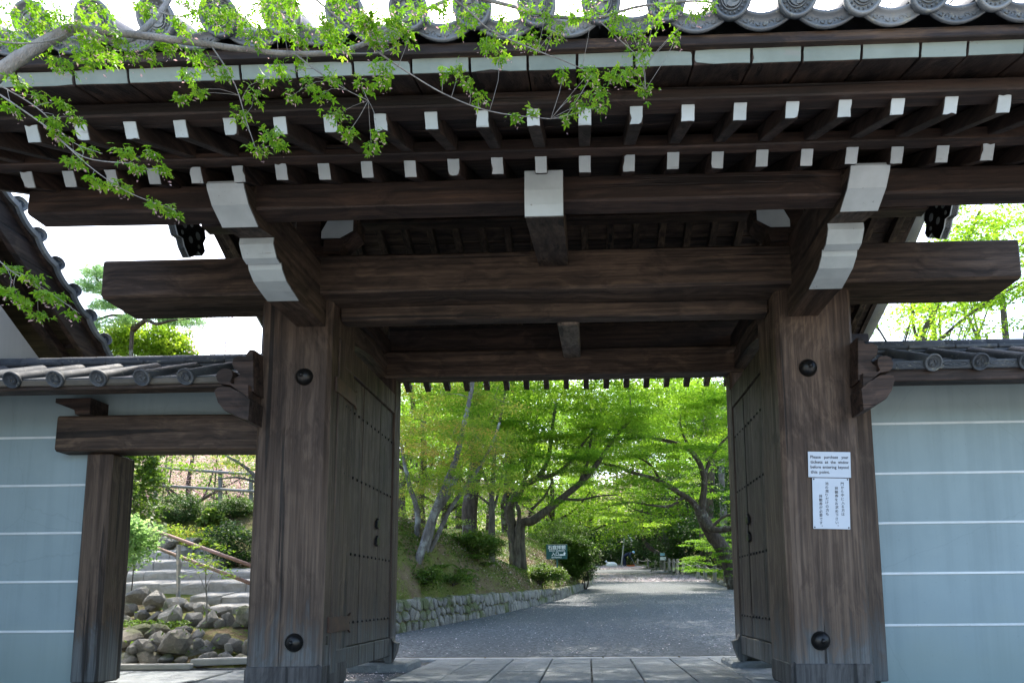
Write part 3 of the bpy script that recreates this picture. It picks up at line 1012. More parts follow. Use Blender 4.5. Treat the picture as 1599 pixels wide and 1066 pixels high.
for x, sg in ((-3.52, -1), (3.08, 1)):
    pdt = put('gable_pendant', MB().prism([(5.62 + u * 1.15, v) for u, v in gp], lambda u, v, t, x=x: Vector((x + t, u, v)), -0.03, 0.03, 0.04), IRON, gate)
    b = MB()
    for (u, v, r) in ((-0.09, 3.92, 0.035), (0.09, 3.92, 0.035), (0.0, 3.83, 0.03), (0.0, 3.97, 0.022), (-0.11, 3.83, 0.018), (0.11, 3.83, 0.018)):
        for sx in (-0.033, 0.033):
            b.lathe([(r, -0.002), (r, 0.002), (r * 0.4, 0.003)], Matrix.Translation((x + sx, 5.62 + u * 1.15, v)) @ Matrix.Rotation(math.pi / 2, 4, 'Y'), 10)
    put('pale_carving', b, WHITE, pdt, kind='stuff')
    b = MB()
    edge = [(5.62 + u * 1.15, v) for u, v in gp]
    b.grid([[Vector((x - 0.034, u, v)) for u, v in edge], [Vector((x + 0.034, u, v)) for u, v in edge], ], False)
    put('pale_edge', b, WHITE, pdt)

# carved noses at the outer sides of the main posts
lowN = [(125, 700), (210, 620), (365, 530), (470, 525), (520, 540), (542, 580), (520, 650), (500, 720), (440, 810), (330, 880), (240, 930), (150, 960)]
upN = [(150, 520), (340, 500), (362, 480), (330, 400), (335, 340), (375, 305), (440, 298), (500, 330), (525, 390), (515, 450), (480, 490), (360, 512), (150, 690)]
topN = [(118, 70), (150, 60), (185, 100), (205, 150), (300, 140), (350, 170), (365, 230), (350, 290), (300, 330), (275, 370), (300, 400), (345, 420), (350, 520), (118, 600)]
for sg in (1, -1):
    for nm, prof, ya, yb in (('carved_nose', lowN, 4.52, 4.76), ('carved_nose', upN, 4.53, 4.76), ('carved_nose', topN, 4.56, 4.78)):
        pr = []
        for (u, v) in prof:
            p = at(1320 + u / 7.61, 520 + v / 7.61, 4.60)
            dx = p.x - 1.85
            pr.append((1.85 + dx if sg > 0 else -2.31 - dx * 1.12, p.z))
        put(nm, MB().prism(pr, lambda u, v, t: Vector((u, t, v)), ya, yb, 0.06), EX, gate)

# door leaves ----------------------------------------------------------------


def door(xf, sg):
    """leaf standing open along Y at face xf; sg = +1 faces +X (left leaf), -1 faces -X"""
    root = put('door_leaf', MB().box((xf - sg * 0.075, 4.86, 0.13), (xf - sg * 0.03, 6.42, 2.60), 0.004), WDOOR, gate)
    ys = [4.98, 5.24, 5.47, 5.70, 5.93, 6.14, 6.33]
    for a, b_ in zip(ys[:-1], ys[1:]):
        j = random.uniform(-0.003, 0.003)
        put('plank', MB().box((xf - sg * 0.03, a + 0.0015, 0.30), (xf - sg * (0.004 + j), b_ - 0.0015, 2.40), 0.002, 6, 0.0015, 2), WDOOR, root)
    for (a, b_) in ((4.86, 4.976), (6.334, 6.42)):
        put('stile', MB().box((xf - sg * 0.03, a, 0.13), (xf + sg * 0.012, b_, 2.60), 0.006, 6, 0.0015, 2), WDOOR, root)
    put('rail', MB().box((xf - sg * 0.03, 4.98, 0.13), (xf + sg * 0.008, 6.33, 0.29), 0.006, 4, 0.001, 1), WDOOR, root)
    put('rail', MB().box((xf - sg * 0.03, 4.98, 2.41), (xf + sg * 0.008, 6.33, 2.60), 0.006, 4, 0.001, 1), WDOOR, root)
    n_ = MB()
    for z in (0.475, 1.0, 1.60, 2.12):
        for k in range(13):
            y = 5.05 + 1.24 * k / 12
            M = Matrix.Translation((xf - sg * 0.004, y, z)) @ Matrix.Rotation(sg * math.pi / 2, 4, 'Y')
            n_.lathe([(0.013, -0.002), (0.012, 0.006), (0.006, 0.011), (0.002, 0.012)], M, 8)
    put('nail_row', n_, IRON, root, kind='stuff')
    for z in (0.475, 2.22):
        pr = [(4.80, 0.055), (5.20, 0.052), (5.24, 0.075), (5.22, 0.03), (5.20, 0.0), (5.22, -0.03), (5.24, -0.075), (5.20, -0.052), (4.80, -0.055)]
        put('strap_hinge', MB().prism(pr, lambda u, v, t, z=z: Vector((xf + sg * t, u, z + v)), 0.006, 0.020), RUST, root)
    put('hinge_pin', MB().tube([(xf - sg * 0.01, 4.80, 0.34), (xf - sg * 0.01, 4.80, 0.40)], 0.022, 10), IRON, root)
    for z in (1.15, 1.30):
        b = MB()
        b.prism([(5.84, z - 0.03), (5.88, z - 0.045), (5.92, z - 0.03), (5.93, z), (5.89, z + 0.05), (5.85, z + 0.02)], lambda u, v, t: Vector((xf + sg * t, u, v)), -0.004, 0.02, 0.1)
        put('leaf_stud', b, IRON, root)
    pr = [(0.0, 0.36), (0.012, 0.30), (0.035, 0.255), (0.075, 0.24), (0.06, 0.16), (0.015, 0.06), (-0.03, 0.06), (-0.05, 0.1), (-0.05, 0.36)]
    put('door_foot', MB().prism([(xf + sg * u, v) for u, v in pr], lambda u, v, t: Vector((u, t, v)), 6.345, 6.435, 0.0), WDOOR, root)
    return root


door(-1.838, 1)
door(1.392, -1)

# ------------------------------------------------------------------ side walls of the gate
STRZ = (1.963, 1.572, 1.190, 0.808, 0.424)
WY_ = 5.25                                                            # face of the plaster


def side_wall(x0, x1, label, pan, stripes, decorated, disc_x):
    r = thing('plaster_wall', ((x0 + x1) / 2, 5.4, 0), label, 'wall')
    for (a, b_, z0, z1) in pan:
        put('wall_panel', MB().box((a, WY_, z0), (b_, 5.55, z1), 0.003), PLASTER, r)
    for (z, a, b_) in stripes:
        put('white_stripe', MB().box((a, WY_ - 0.008, z - 0.009), (b_, WY_ + 0.002, z + 0.009), 0.002), STRIPE, r)
    sl_ = Vector((0, 0.915, 0.404)).normalized()
    nm_ = Vector((0, -sl_.z, sl_.y))
    e = Vector((0, 4.635, 2.185))                                     # underside of the eave edge
    if decorated:
        put('eave_beam', MB().beam((x0, 4.70, 2.150), (x1, 4.70, 2.150), 0.12, 0.075, (0, 0, 1), 0.005, 6, 0.002), EX, r)
    else:
        put('eave_beam', MB().beam((x0, 4.69, 2.170), (x1, 4.69, 2.170), 0.12, 0.026, (0, 0, 1), 0.004, 6, 0.002), WX, r)
    c_ = e + sl_ * 0.38
    put('eave_board', MB().beam((x0, c_.y, c_.z - 0.005), (x1, c_.y, c_.z - 0.005), 0.74, 0.022, nm_, 0.004, 2), EX, r)
    put('tile_bed', MB().beam((x0, c_.y, c_.z + 0.022), (x1, c_.y, c_.z + 0.022), 0.74, 0.03, nm_, 0.006, 2), TILE2, r)
    put('tile_bed', MB().beam((x0, 5.78, 2.36), (x1, 5.78, 2.36), 0.76, 0.05, Vector((0, sl_.z, sl_.y)), 0.006, 2), TILE2, r)
    src = cr = None
    ro = axis_rot(-sl_, nm_)
    for x in disc_x:
        loc = Vector((x, 4.600, 2.228))
        if src is None:
            src = bpy.data.objects.new('round_wall_tile', disc_tile(0.060, 0.70).mesh('round_wall_tile', TILE2, Vector(), True))
            link(src, loc, r); src.rotation_euler = ro
            cr = bpy.data.objects.new('tile_crest', crest_mesh(0.058, 0).mesh('tile_crest', TILE2, Vector()))
            col.objects.link(cr); cr.parent = src
        else:
            d2 = again(src, loc, r, ro)
            c2 = cr.copy(); col.objects.link(c2); c2.parent = d2; c2.rotation_euler = (0, 0, random.uniform(0, 2))
    xs = sorted(disc_x)
    st = xs[1] - xs[0]
    for a, b_ in zip([xs[0] - st] + xs, xs + [xs[-1] + st]):
        a2, b2 = max(a + 0.006, x0), min(b_ - 0.006, x1)
        if b2 - a2 < 0.05: continue
        if decorated:
            o = put('pendant_wall_tile', MB().box((a2, 4.615, 2.192), (b2, 4.67, 2.252), 0.006), TILE2, r)
            m_ = (a2 + b2) / 2
            b = MB()
            n = 24
            b.grid([[Vector((m_ + rx * math.cos(t), 4.614 - dy, 2.222 + rz * math.sin(t))) for t in np.linspace(0, 2 * math.pi, n, endpoint=False)] for rx, rz, dy in ((0.086, 0.019, 0.0), (0.084, 0.0175, 0.005), (0.078, 0.014, 0.005), (0.076, 0.0125, 0.0))], True)
            b.tube([Vector((m_ + t * 0.055, 4.613, 2.222 + 0.006 * math.sin(t * 9))) for t in np.linspace(-1, 1, 13)], 0.0035, 4)
            put('tile_relief', b, TILE2, o)
        else:
            put('eave_mortar', MB().box((a2, 4.620, 2.186), (b2, 4.67, 2.232), 0.008, 4, 0.003), MORTAR, r)
        for k in range(3):                                            # flat pan tiles, three courses up the slope
            p0 = Vector(((a2 + b2) / 2, 4.632, 2.236)) + sl_ * (0.235 * k)
            put('pan_tile', MB().beam(p0, p0 + sl_ * 0.262 - nm_ * 0.010, b2 - a2, 0.014, nm_, 0.003), TILE2, r)
    for k, (z, w) in enumerate(((2.505, 0.32), (2.546, 0.285), (2.587, 0.25))):   # ridge: flat courses under a round cap
        x = x0
        while x < x1 - 0.02:
            L2 = min(random.uniform(0.30, 0.37), x1 - x)
            put('ridge_tile', MB().beam((x + 0.002, 5.40, z), (x + L2 - 0.002, 5.40, z + random.uniform(-0.002, 0.002)), w, 0.028, (0, 0, 1), 0.006), TILE2, r)
            x += L2
    put('ridge_bed', MB().box((x0, 5.30, 2.44), (x1, 5.50, 2.60), 0.004), MORTAR, r)
    x = x0
    while x < x1 - 0.02:
        L2 = min(random.uniform(0.29, 0.33), x1 - x)
        b = MB()
        b.grid([[Vector((xx, 5.40 - rr * 0.115 * math.cos(a), 2.598 + rr * 0.078 * math.sin(a))) for a in np.linspace(0, math.pi, 11)] for xx, rr in ((x, 0.94), (x + 0.012, 1.0), (x + L2 - 0.02, 0.97), (x + L2, 0.96))])
        b.grid([[Vector((xx, 5.40 - 0.10 * math.cos(a), 2.596 + 0.064 * math.sin(a))) for a in np.linspace(0, math.pi, 7)] for xx in (x, x + L2)])
        put('ridge_cap_tile', b, TILE2, r, smooth=True)
        x += L2
    return r


dl = [-2.83 - 0.316 * k for k in range(9)]
wl = side_wall(-5.6, -2.365, 'pale plaster wall with white lines, tiled coping and a small timber doorway, left of the gate',
               [(-5.6, -3.98, -0.15, 2.36), (-3.98, -2.362, 2.07, 2.36)], [(STRZ[0], -5.6, -4.20)] + [(z, -5.6, -3.955) for z in STRZ[1:]], False, dl)
put('door_beam', MB().beam((-4.155, 5.21, 1.958), (-2.362, 5.21, 1.945), 0.22, 0.284, (0, 0, 1), 0.014, 8, 0.004), WX, wl)
put('door_post', MB().box((-3.945, 5.17, 0.03), (-3.735, 5.46, 1.818), 0.018, 8, 0.004), WZ, wl)
put('eave_bracket', MB().prism([(-4.13, 2.19), (-4.13, 2.225), (-3.85, 2.225), (-3.85, 2.095), (-3.965, 2.095), (-3.975, 2.13), (-4.01, 2.145)], lambda u, v, t: Vector((u, t, v)), 5.05, 5.26, 0.0), EX, wl)
wr = side_wall(1.905, 5.4, 'pale plaster wall with white lines and decorated tile coping, right of the gate',
               [(2.16, 5.4, -0.15, 2.36)], [(z, 2.16, 5.4) for z in STRZ], True, [2.385 + 0.316 * k for k in range(9)])
put('wall_post', MB().box((1.985, 5.10, 0.03), (2.16, 5.40, 2.12), 0.008, 6, 0.002), WZ, wr)

# ------------------------------------------------------------------ lettering
_fc = [0]


def text_mb(lines, bold=0.0):
    """lines: (string, x, y, height, width or None); returns flat outline geometry (verts 2-D, faces)"""
    V_, F_ = [], []
    for (s_, x, y, h, w) in lines:
        cu = bpy.data.curves.new('lettering', 'FONT')
        cu.body = s_
        cu.size = 1.0
        cu.resolution_u = 2
        cu.offset = bold
        ob = bpy.data.objects.new('lettering_tmp', cu)
        col.objects.link(ob)
        dg = bpy.context.evaluated_depsgraph_get()
        me = bpy.data.meshes.new_from_object(ob.evaluated_get(dg))
        co = [v.co.copy() for v in me.vertices]
        fs = [tuple(p.vertices) for p in me.polygons]
        bpy.data.objects.remove(ob); bpy.data.curves.remove(cu); bpy.data.meshes.remove(me)
        if not co: continue
        x0, x1 = min(c.x for c in co), max(c.x for c in co)
        sx = sy = h
        if w: sx = w / max(x1 - x0, 1e-6)
        o = len(V_)
        V_ += [(x + (c.x - x0) * sx, y + c.y * sy) for c in co]
        F_ += [tuple(i + o for i in f) for f in fs]
    return V_, F_


def put_text(name, lines, fn, mat, parent, bold=0.0):
    V_, F_ = text_mb(lines, bold)
    m_ = MB().add([fn(u, v) for u, v in V_], F_)
    return put(name, m_, mat, parent)


def board(x0, x1, z0, z1, y, tilt, label, cat):
    cxx, czz = (x0 + x1) / 2, (z0 + z1) / 2
    r = thing('notice', (cxx, y, czz), label, cat)
    ca_, sa_ = math.cos(tilt), math.sin(tilt)
    T = lambda u, v, d=0.0: Vector((cxx + u * ca_ - v * sa_, y - d, czz + u * sa_ + v * ca_))
    hw, hh = (x1 - x0) / 2, (z1 - z0) / 2
    put('sheet', MB().prism([(-hw, -hh), (hw, -hh), (hw, hh), (-hw, hh)], lambda u, v, t: T(u, v, t), -0.001, 0.004), PAPER, r)
    return r, T, hw, hh


n1, T1, hw, hh = board(1.531, 1.820, 1.456, 1.634, 4.692, -0.030, 'white rectangular notice in English asking to purchase tickets, on the right gate post', 'notice')
sz = 0.030
eng = [(('Please', 'purchase', 'your'), 0.052), (('tickets', 'at', 'the', 'window'), 0.017), (('before', 'entering', 'beyond'), -0.018), (('this', 'point.'), -0.053)]
lines = []
for k, (ws, y) in enumerate(eng):
    avg = 0.0138
    wd = [len(w_) * avg * (0.84 if k == 3 else 0.86) for w_ in ws]
    full = 2 * hw - 0.03
    gap = (full - sum(wd)) / (len(ws) - 1) if k < 3 else 0.014
    x = -hw + 0.015
    for w_, ww in zip(ws, wd):
        lines.append((w_, x, y - 0.010, sz, ww)); x += ww + gap
put_text('lettering', lines, lambda u, v: T1(u, v, 0.0052), INK, n1, 0.018)
n2, T2, hw, hh = board(1.548, 1.797, 1.100, 1.450, 4.692, -0.030, 'white upright notice with four columns of Japanese writing, just below the English one', 'notice')
lines = []
for (s_, x, ytop, st, h) in (('門から中に入る方は', 0.068, 0.150, 0.0262, 0.024), ('拝観券をお求め下さい。', 0.026, 0.118, 0.0262, 0.024), ('池の周りだけの方も', -0.038, 0.150, 0.0262, 0.024), ('拝観券が必要です。', -0.082, 0.062, 0.0262, 0.024)):
    for k, chs in enumerate(s_):
        off = 0.013 if chs == '。' else 0.0
        lines.append((chs, x + off, ytop - 0.022 - st * k + (0.012 if chs == '。' else 0), h, None))
put_text('lettering', lines, lambda u, v: T2(u, v, 0.0052), INK, n2, 0.01)
pb = MB()
for u in (-hw + 0.010, hw - 0.010):
    for v in (-hh + 0.010, hh - 0.008):
        pb.lathe([(0.0055, 0), (0.005, 0.002), (0.002, 0.003)], Matrix.Translation(T2(u, v, 0.004)) @ Matrix.Rotation(math.pi / 2, 4, 'X'), 8)
put('pin', pb, IRON, n2, kind='stuff')

# ------------------------------------------------------------------ stones
def rock_mesh(name, mat, seed, flat=0.75, sub=2, cut=7):
    bm = bmesh.new()
    bmesh.ops.create_icosphere(bm, subdivisions=sub, radius=1.0)
    r = random.Random(seed)
    planes = []
    for _ in range(cut):
        d = Vector((r.gauss(0, 1), r.gauss(0, 1), r.gauss(0, 1))).normalized()
        planes.append((d, r.uniform(0.50, 0.82)))
    for v in bm.verts:
        p = v.co.copy()
        for d, h in planes:
            k = p.dot(d)
            if k > h: p -= d * (k - h) * 0.92
        v.co = p * (1 + r.uniform(-0.05, 0.05))
        v.co.z *= flat
    me = bpy.data.meshes.new(name)
    bm.to_mesh(me); bm.free()
    me.materials.append(mat)
    return me


WALLST = [rock_mesh('wall_stone', STONE, 100 + k, 1.0, 1, 11) for k in range(12)]
BOULD = [rock_mesh('boulder', ROCK, 300 + k, 0.85, 2, 12) for k in range(12)]


def place(me, name, loc, scale, rot, parent):
    o = bpy.data.objects.new(name, me)
    link(o, loc, parent)
    o.scale = scale; o.rotation_euler = rot
    return o


ret = thing('retaining_wall', (-2.35, 11.6, float(zr(11.6))), 'low curving wall of rounded field stones holding the mossy bank beside the road', 'wall')
cur = []
yy = 9.62
while yy < 28.5:
    cur.append(Vector((float(lerp_tab(XL, yy)), yy, 0))); yy += 0.06
cur = [Vector((-3.9, 9.75, 0)), Vector((-3.4, 9.66, 0))] + cur
acc = [0.0]
for a, b_ in zip(cur[:-1], cur[1:]): acc.append(acc[-1] + (b_ - a).length)
core = MB()
rows = []
for k, p in enumerate(cur[::4]):
    i = k * 4
    d = (cur[min(i + 1, len(cur) - 1)] - cur[max(i - 1, 0)]).normalized()
    nrm = Vector((-d.y, d.x, 0))
    zb, h = float(zr(p.y)), float(wall_h(p.y))
    rows.append([p + Vector((0, 0, zb - 0.05)) + nrm * 0.06, p + nrm * 0.11 + Vector((0, 0, zb + h - 0.05)), p + nrm * 0.5 + Vector((0, 0, zb + h - 0.03)), p + nrm * 0.5 + Vector((0, 0, zb - 0.1))])
core.grid(rows, True, True)
put('earth_core', core, EARTH, ret)
cells = []                                                            # irregular fitted stones: one Voronoi cell each
s_pos = 0.05
while s_pos < acc[-1] - 0.1:
    i = min(int(np.searchsorted(acc, s_pos)), len(cur) - 2)
    h = float(wall_h(cur[i].y))
    sz = float(np.interp(cur[i].y, [9.6, 14, 20, 28], [0.165, 0.175, 0.21, 0.27]))
    n = max(1, round(h / sz))
    for r_ in range(n):
        cells.append((s_pos + (0.5 * sz if r_ % 2 else 0) + random.uniform(-0.3, 0.3) * sz, h * (r_ + 0.5 + random.uniform(-0.26, 0.26)) / n, sz, h))
    s_pos += sz * random.uniform(0.85, 1.12)


def clip(poly, a, b, c):
    """keep a*x + b*y <= c"""
    out = []
    for k in range(len(poly)):
        p, q = poly[k], poly[(k + 1) % len(poly)]
        dp, dq = a * p[0] + b * p[1] - c, a * q[0] + b * q[1] - c
        if dp <= 0: out.append(p)
        if dp * dq < 0:
            t_ = dp / (dp - dq)
            out.append((p[0] + (q[0] - p[0]) * t_, p[1] + (q[1] - p[1]) * t_))
    return out


def wall_pt(s_, h, dout):
    s_ = min(max(s_, 0.0), acc[-1] - 1e-3)
    i = min(int(np.searchsorted(acc, s_)), len(cur) - 2)
    f = (s_ - acc[i - 1]) / max(acc[i] - acc[i - 1], 1e-6) if i > 0 else 0
    p = cur[max(i - 1, 0)].lerp(cur[i], min(max(f, 0), 1))
    d = (cur[min(i + 3, len(cur) - 1)] - cur[max(i - 3, 0)]).normalized()
    nrm = Vector((-d.y, d.x, 0))
    q = p + nrm * (0.07 + 0.10 * h - dout)
    return Vector((q.x, q.y, float(zr(q.y)) - 0.01 + h))


for (cx_, cz_, sz, hh_) in cells:
    poly = [(cx_ - sz * 1.2, -0.03), (cx_ + sz * 1.2, -0.03), (cx_ + sz * 1.2, hh_ + random.uniform(-0.01, 0.035)), (cx_ - sz * 1.2, hh_ + random.uniform(-0.01, 0.035))]
    for (ox, oz, _s, _h) in cells:
        if (ox, oz) == (cx_, cz_) or abs(ox - cx_) > 0.8: continue
        a, b_ = ox - cx_, oz - cz_
        L = math.hypot(a, b_)
        poly = clip(poly, a / L, b_ / L, (a * (ox + cx_) / 2 + b_ * (oz + cz_) / 2) / L - 0.006)
        if len(poly) < 3: break
    if len(poly) < 3: continue
    mx, mz = sum(p[0] for p in poly) / len(poly), sum(p[1] for p in poly) / len(poly)
    rnd = []
    for k in range(len(poly)):                                        # blunt the corners
        p, q, o_ = poly[k], poly[(k + 1) % len(poly)], poly[k - 1]
        rnd += [(p[0] + (o_[0] - p[0]) * 0.22, p[1] + (o_[1] - p[1]) * 0.22), (p[0] + (q[0] - p[0]) * 0.22, p[1] + (q[1] - p[1]) * 0.22)]
    bul = random.uniform(0.03, 0.055)
    tx, tz = random.uniform(-0.12, 0.12), random.uniform(-0.12, 0.12)
    b = MB()
    rings = []
    for k_, (sc_, dd) in enumerate(((1.0, -0.06), (1.0, 0.005), (0.86, bul * 0.75), (0.5, bul))):
        rings.append([wall_pt(mx + (p[0] - mx) * sc_, mz + (p[1] - mz) * sc_, dd + ((p[0] - mx) * tx + (p[1] - mz) * tz + random.uniform(-0.005, 0.005)) * (k_ > 1)) for p in rnd])
    b.grid(rings, True, True)
    put('stone', b, STONE, ret)

# far kerb of small stones along the right edge of the road
kr = thing('stone_edging', (5.3, 22, float(zr(22))), 'low line of rough stones edging the right side of the road', 'kerb')
y = 9.5
k = 0
while y < 58:
    st = 0.34 + 0.006 * y
    x = float(lerp_tab(XR, y))
    place(random.choice(WALLST), 'stone', (x + random.uniform(-0.05, 0.08), y, float(zr(y)) + 0.05), (0.16, st * 0.58, 0.11 * random.uniform(0.7, 1.3)), (0, 0, random.uniform(-0.2, 0.2)), kr)
    y += st
kl = thing('kerb_block', (-3.0, 9.2, 0.03), 'short pale stone kerb at the foot of the retaining wall by the left door leaf', 'kerb')
put('block', MB().beam((-3.9, 9.05, 0.05), (-2.85, 9.35, 0.06), 0.30, 0.16, (0, 0, 1), 0.015, 3, 0.004), KERB, kl)

# ------------------------------------------------------------------ left: stairs, boulders, hand rail
stairs = thing('stone_stairs', (-5.2, 8.7, 0.35), 'pale stone stairs climbing the bank behind the small side doorway', 'stairs')
srow = [(8.75, 948, 322, 470), (9.15, 930, 296, 470), (9.6, 911, 196, 450), (10.1, 894, 190, 420), (10.6, 877, 188, 330), (11.1, 861, 205, 270)]
for k, (Y, pyv, xa, xb) in enumerate(srow):
    p0 = at(xa, pyv, Y); p1 = at(xb, pyv, Y)
    z = p0.z
    x = p0.x - (0.1 if k > 1 else 0)
    while x < p1.x:
        L = random.uniform(0.38, 0.75)
        L = min(L, p1.x - x + 0.05)
        zt = z + random.uniform(-0.008, 0.008)
        prof = [(Y, zt - 0.30), (Y, zt - 0.06), (Y + 0.004, zt - 0.018), (Y + 0.022, zt + 0.002), (Y + 0.60, zt + 0.075), (Y + 0.60, zt - 0.30)]
        bx = MB()
        bx.grid([[Vector((xx, u + random.uniform(-0.008, 0.008), v + random.uniform(-0.006, 0.006))) for u, v in prof] for xx in np.linspace(x + 0.004, x + L - 0.004, 4)], True, True)
        put('step_stone', bx, STEP, stairs)
        x += L

rw1 = thing('boulder_wall', (-4.3, 7.3, 0.0), 'lower rough wall of big grey boulders just behind the small doorway', 'wall')
rw2 = thing('boulder_wall', (-4.9, 8.2, 0.4), 'upper rough wall of boulders holding the foot of the stone stairs', 'wall')
# (px, py, half width px, half height px, depth)
for wallr, lst in ((rw1, [(196, 1000, 24, 18, 7.2), (222, 1012, 22, 16, 7.1), (200, 1030, 18, 14, 7.0), (247, 1000, 20, 15, 7.25), (272, 1006, 26, 24, 7.1), (236, 1028, 22, 12, 7.0), (298, 1018, 18, 12, 7.15), (320, 1012, 17, 13, 7.2), (318, 1030, 16, 12, 7.0), (345, 1002, 15, 15, 7.3), (368, 1006, 16, 14, 7.25), (388, 1010, 14, 14, 7.2), (352, 1026, 18, 9, 7.05), (380, 1028, 18, 8, 7.05), (209, 1015, 9, 8, 7.0), (234, 1012, 9, 8, 7.0), (258, 1028, 12, 9, 6.98), (284, 1030, 12, 7, 6.98), (308, 1005, 10, 9, 7.1), (332, 1024, 9, 7, 7.0), (357, 1012, 8, 8, 7.1), (236, 990, 12, 9, 7.35), (285, 985, 14, 9, 7.4), (310, 990, 14, 8, 7.4), (215, 985, 24, 10, 7.45), (254, 982, 20, 10, 7.5), (180, 985, 18, 12, 7.4), (410, 1012, 16, 15, 7.2)]),
                   (rw2, [(215, 930, 18, 16, 8.4), (245, 938, 26, 16, 8.3), (282, 944, 24, 14, 8.25), (200, 950, 16, 14, 8.2), (222, 960, 14, 9, 8.1), (244, 964, 14, 10, 8.1), (268, 962, 18, 18, 8.0), (302, 966, 16, 16, 8.0), (330, 972, 18, 18, 7.95), (358, 972, 14, 15, 8.0), (384, 966, 18, 20, 8.05), (312, 950, 16, 10, 8.2), (344, 955, 18, 9, 8.2), (262, 948, 10, 9, 8.15), (300, 948, 12, 8, 8.2), (316, 980, 10, 8, 7.9), (344, 974, 9, 9, 7.9), (372, 976, 9, 8, 7.95), (236, 948, 10, 8, 8.2), (258, 976, 12, 7, 7.95), (290, 985, 14, 9, 7.9), (346, 988, 14, 8, 7.9), (410, 970, 18, 18, 8.05), (190, 970, 14, 12, 8.0)])):
    for (u, v, a, b_, Y) in lst:
        p = at(u, v, Y)
        k = Y / F * 1.16
        place(random.choice(BOULD), 'boulder', p, (a * k, (a + b_) * 0.5 * k, b_ * k * 1.15), (random.uniform(-0.2, 0.2), random.uniform(-0.25, 0.25), random.uniform(0, 6)), wallr)
rw3 = thing('boulder_wall', at(250, 860, 11.6), 'mossy rock face at the head of the stone stairs', 'wall')
for (u, v, a, b_) in ((215, 850, 16, 12), (240, 858, 14, 12), (262, 848, 16, 12), (290, 862, 18, 14), (318, 868, 16, 14), (345, 880, 18, 14), (236, 838, 16, 10), (300, 845, 14, 9), (372, 892, 16, 12)):
    p = at(u, v, 11.7); k = 11.7 / F * 1.2
    place(random.choice(BOULD), 'boulder', p, (a * k, a * k, b_ * k * 1.1), (0.1, 0.2, random.uniform(0, 6)), rw3)

rail = thing('handrail', at(278, 940, 8.55), 'brown double handrail on a grey post beside the stone stairs', 'handrail')
put('post', MB().tube([at(278, 945, 8.55), at(279, 850, 8.55)], 0.026, 10), PIPE, rail)
for (a, b_, Ya, Yb) in (((226, 822), (396, 884), 9.6, 7.7), ((210, 842), (396, 912), 9.6, 7.7)):
    put('rail', MB().tube([at(a[0], a[1], Ya), at((a[0] + b_[0]) / 2, (a[1] + b_[1]) / 2, 2 / (1 / Ya + 1 / Yb)), at(b_[0], b_[1], Yb)], 0.022, 10), RAILM, rail, smooth=True)
put('post', MB().tube([at(396, 1000, 7.72), at(396, 880, 7.72)], 0.024, 10), PIPE, rail)

kb = thing('timber_edging', at(250, 1042, 6.75), 'low weathered log edging at the foot of the boulder wall', 'edging')
put('log', MB().beam(at(176, 1041, 6.75), at(300, 1040, 6.75), 0.07, 0.06, (0, 0, 1), 0.01, 3, 0.003), BAMBOO, kb)
put('log', MB().beam(at(300, 1034, 6.85), at(400, 1030, 6.85), 0.09, 0.07, (0, 0, 1), 0.01, 3, 0.003), BAMBOO, kb)

fence = thing('rail_fence', at(290, 790, 14.5), 'grey two-rail timber fence above the stairs in front of pink blossom', 'fence')
for (u, va, vb) in ((243, 700, 815), (344, 733, 800), (200, 700, 810), (392, 740, 800)):
    put('post', MB().tube([at(u, vb, 14.5), at(u, va, 14.5)], 0.045, 8), OLDRAIL, fence)
for (va, vb) in ((728, 738), (757, 764)):
    put('rail', MB().tube([at(190, va - 2, 14.4), at(292, (va + vb) / 2, 14.4), at(400, vb + 3, 14.4)], 0.032, 8), OLDRAIL, fence)

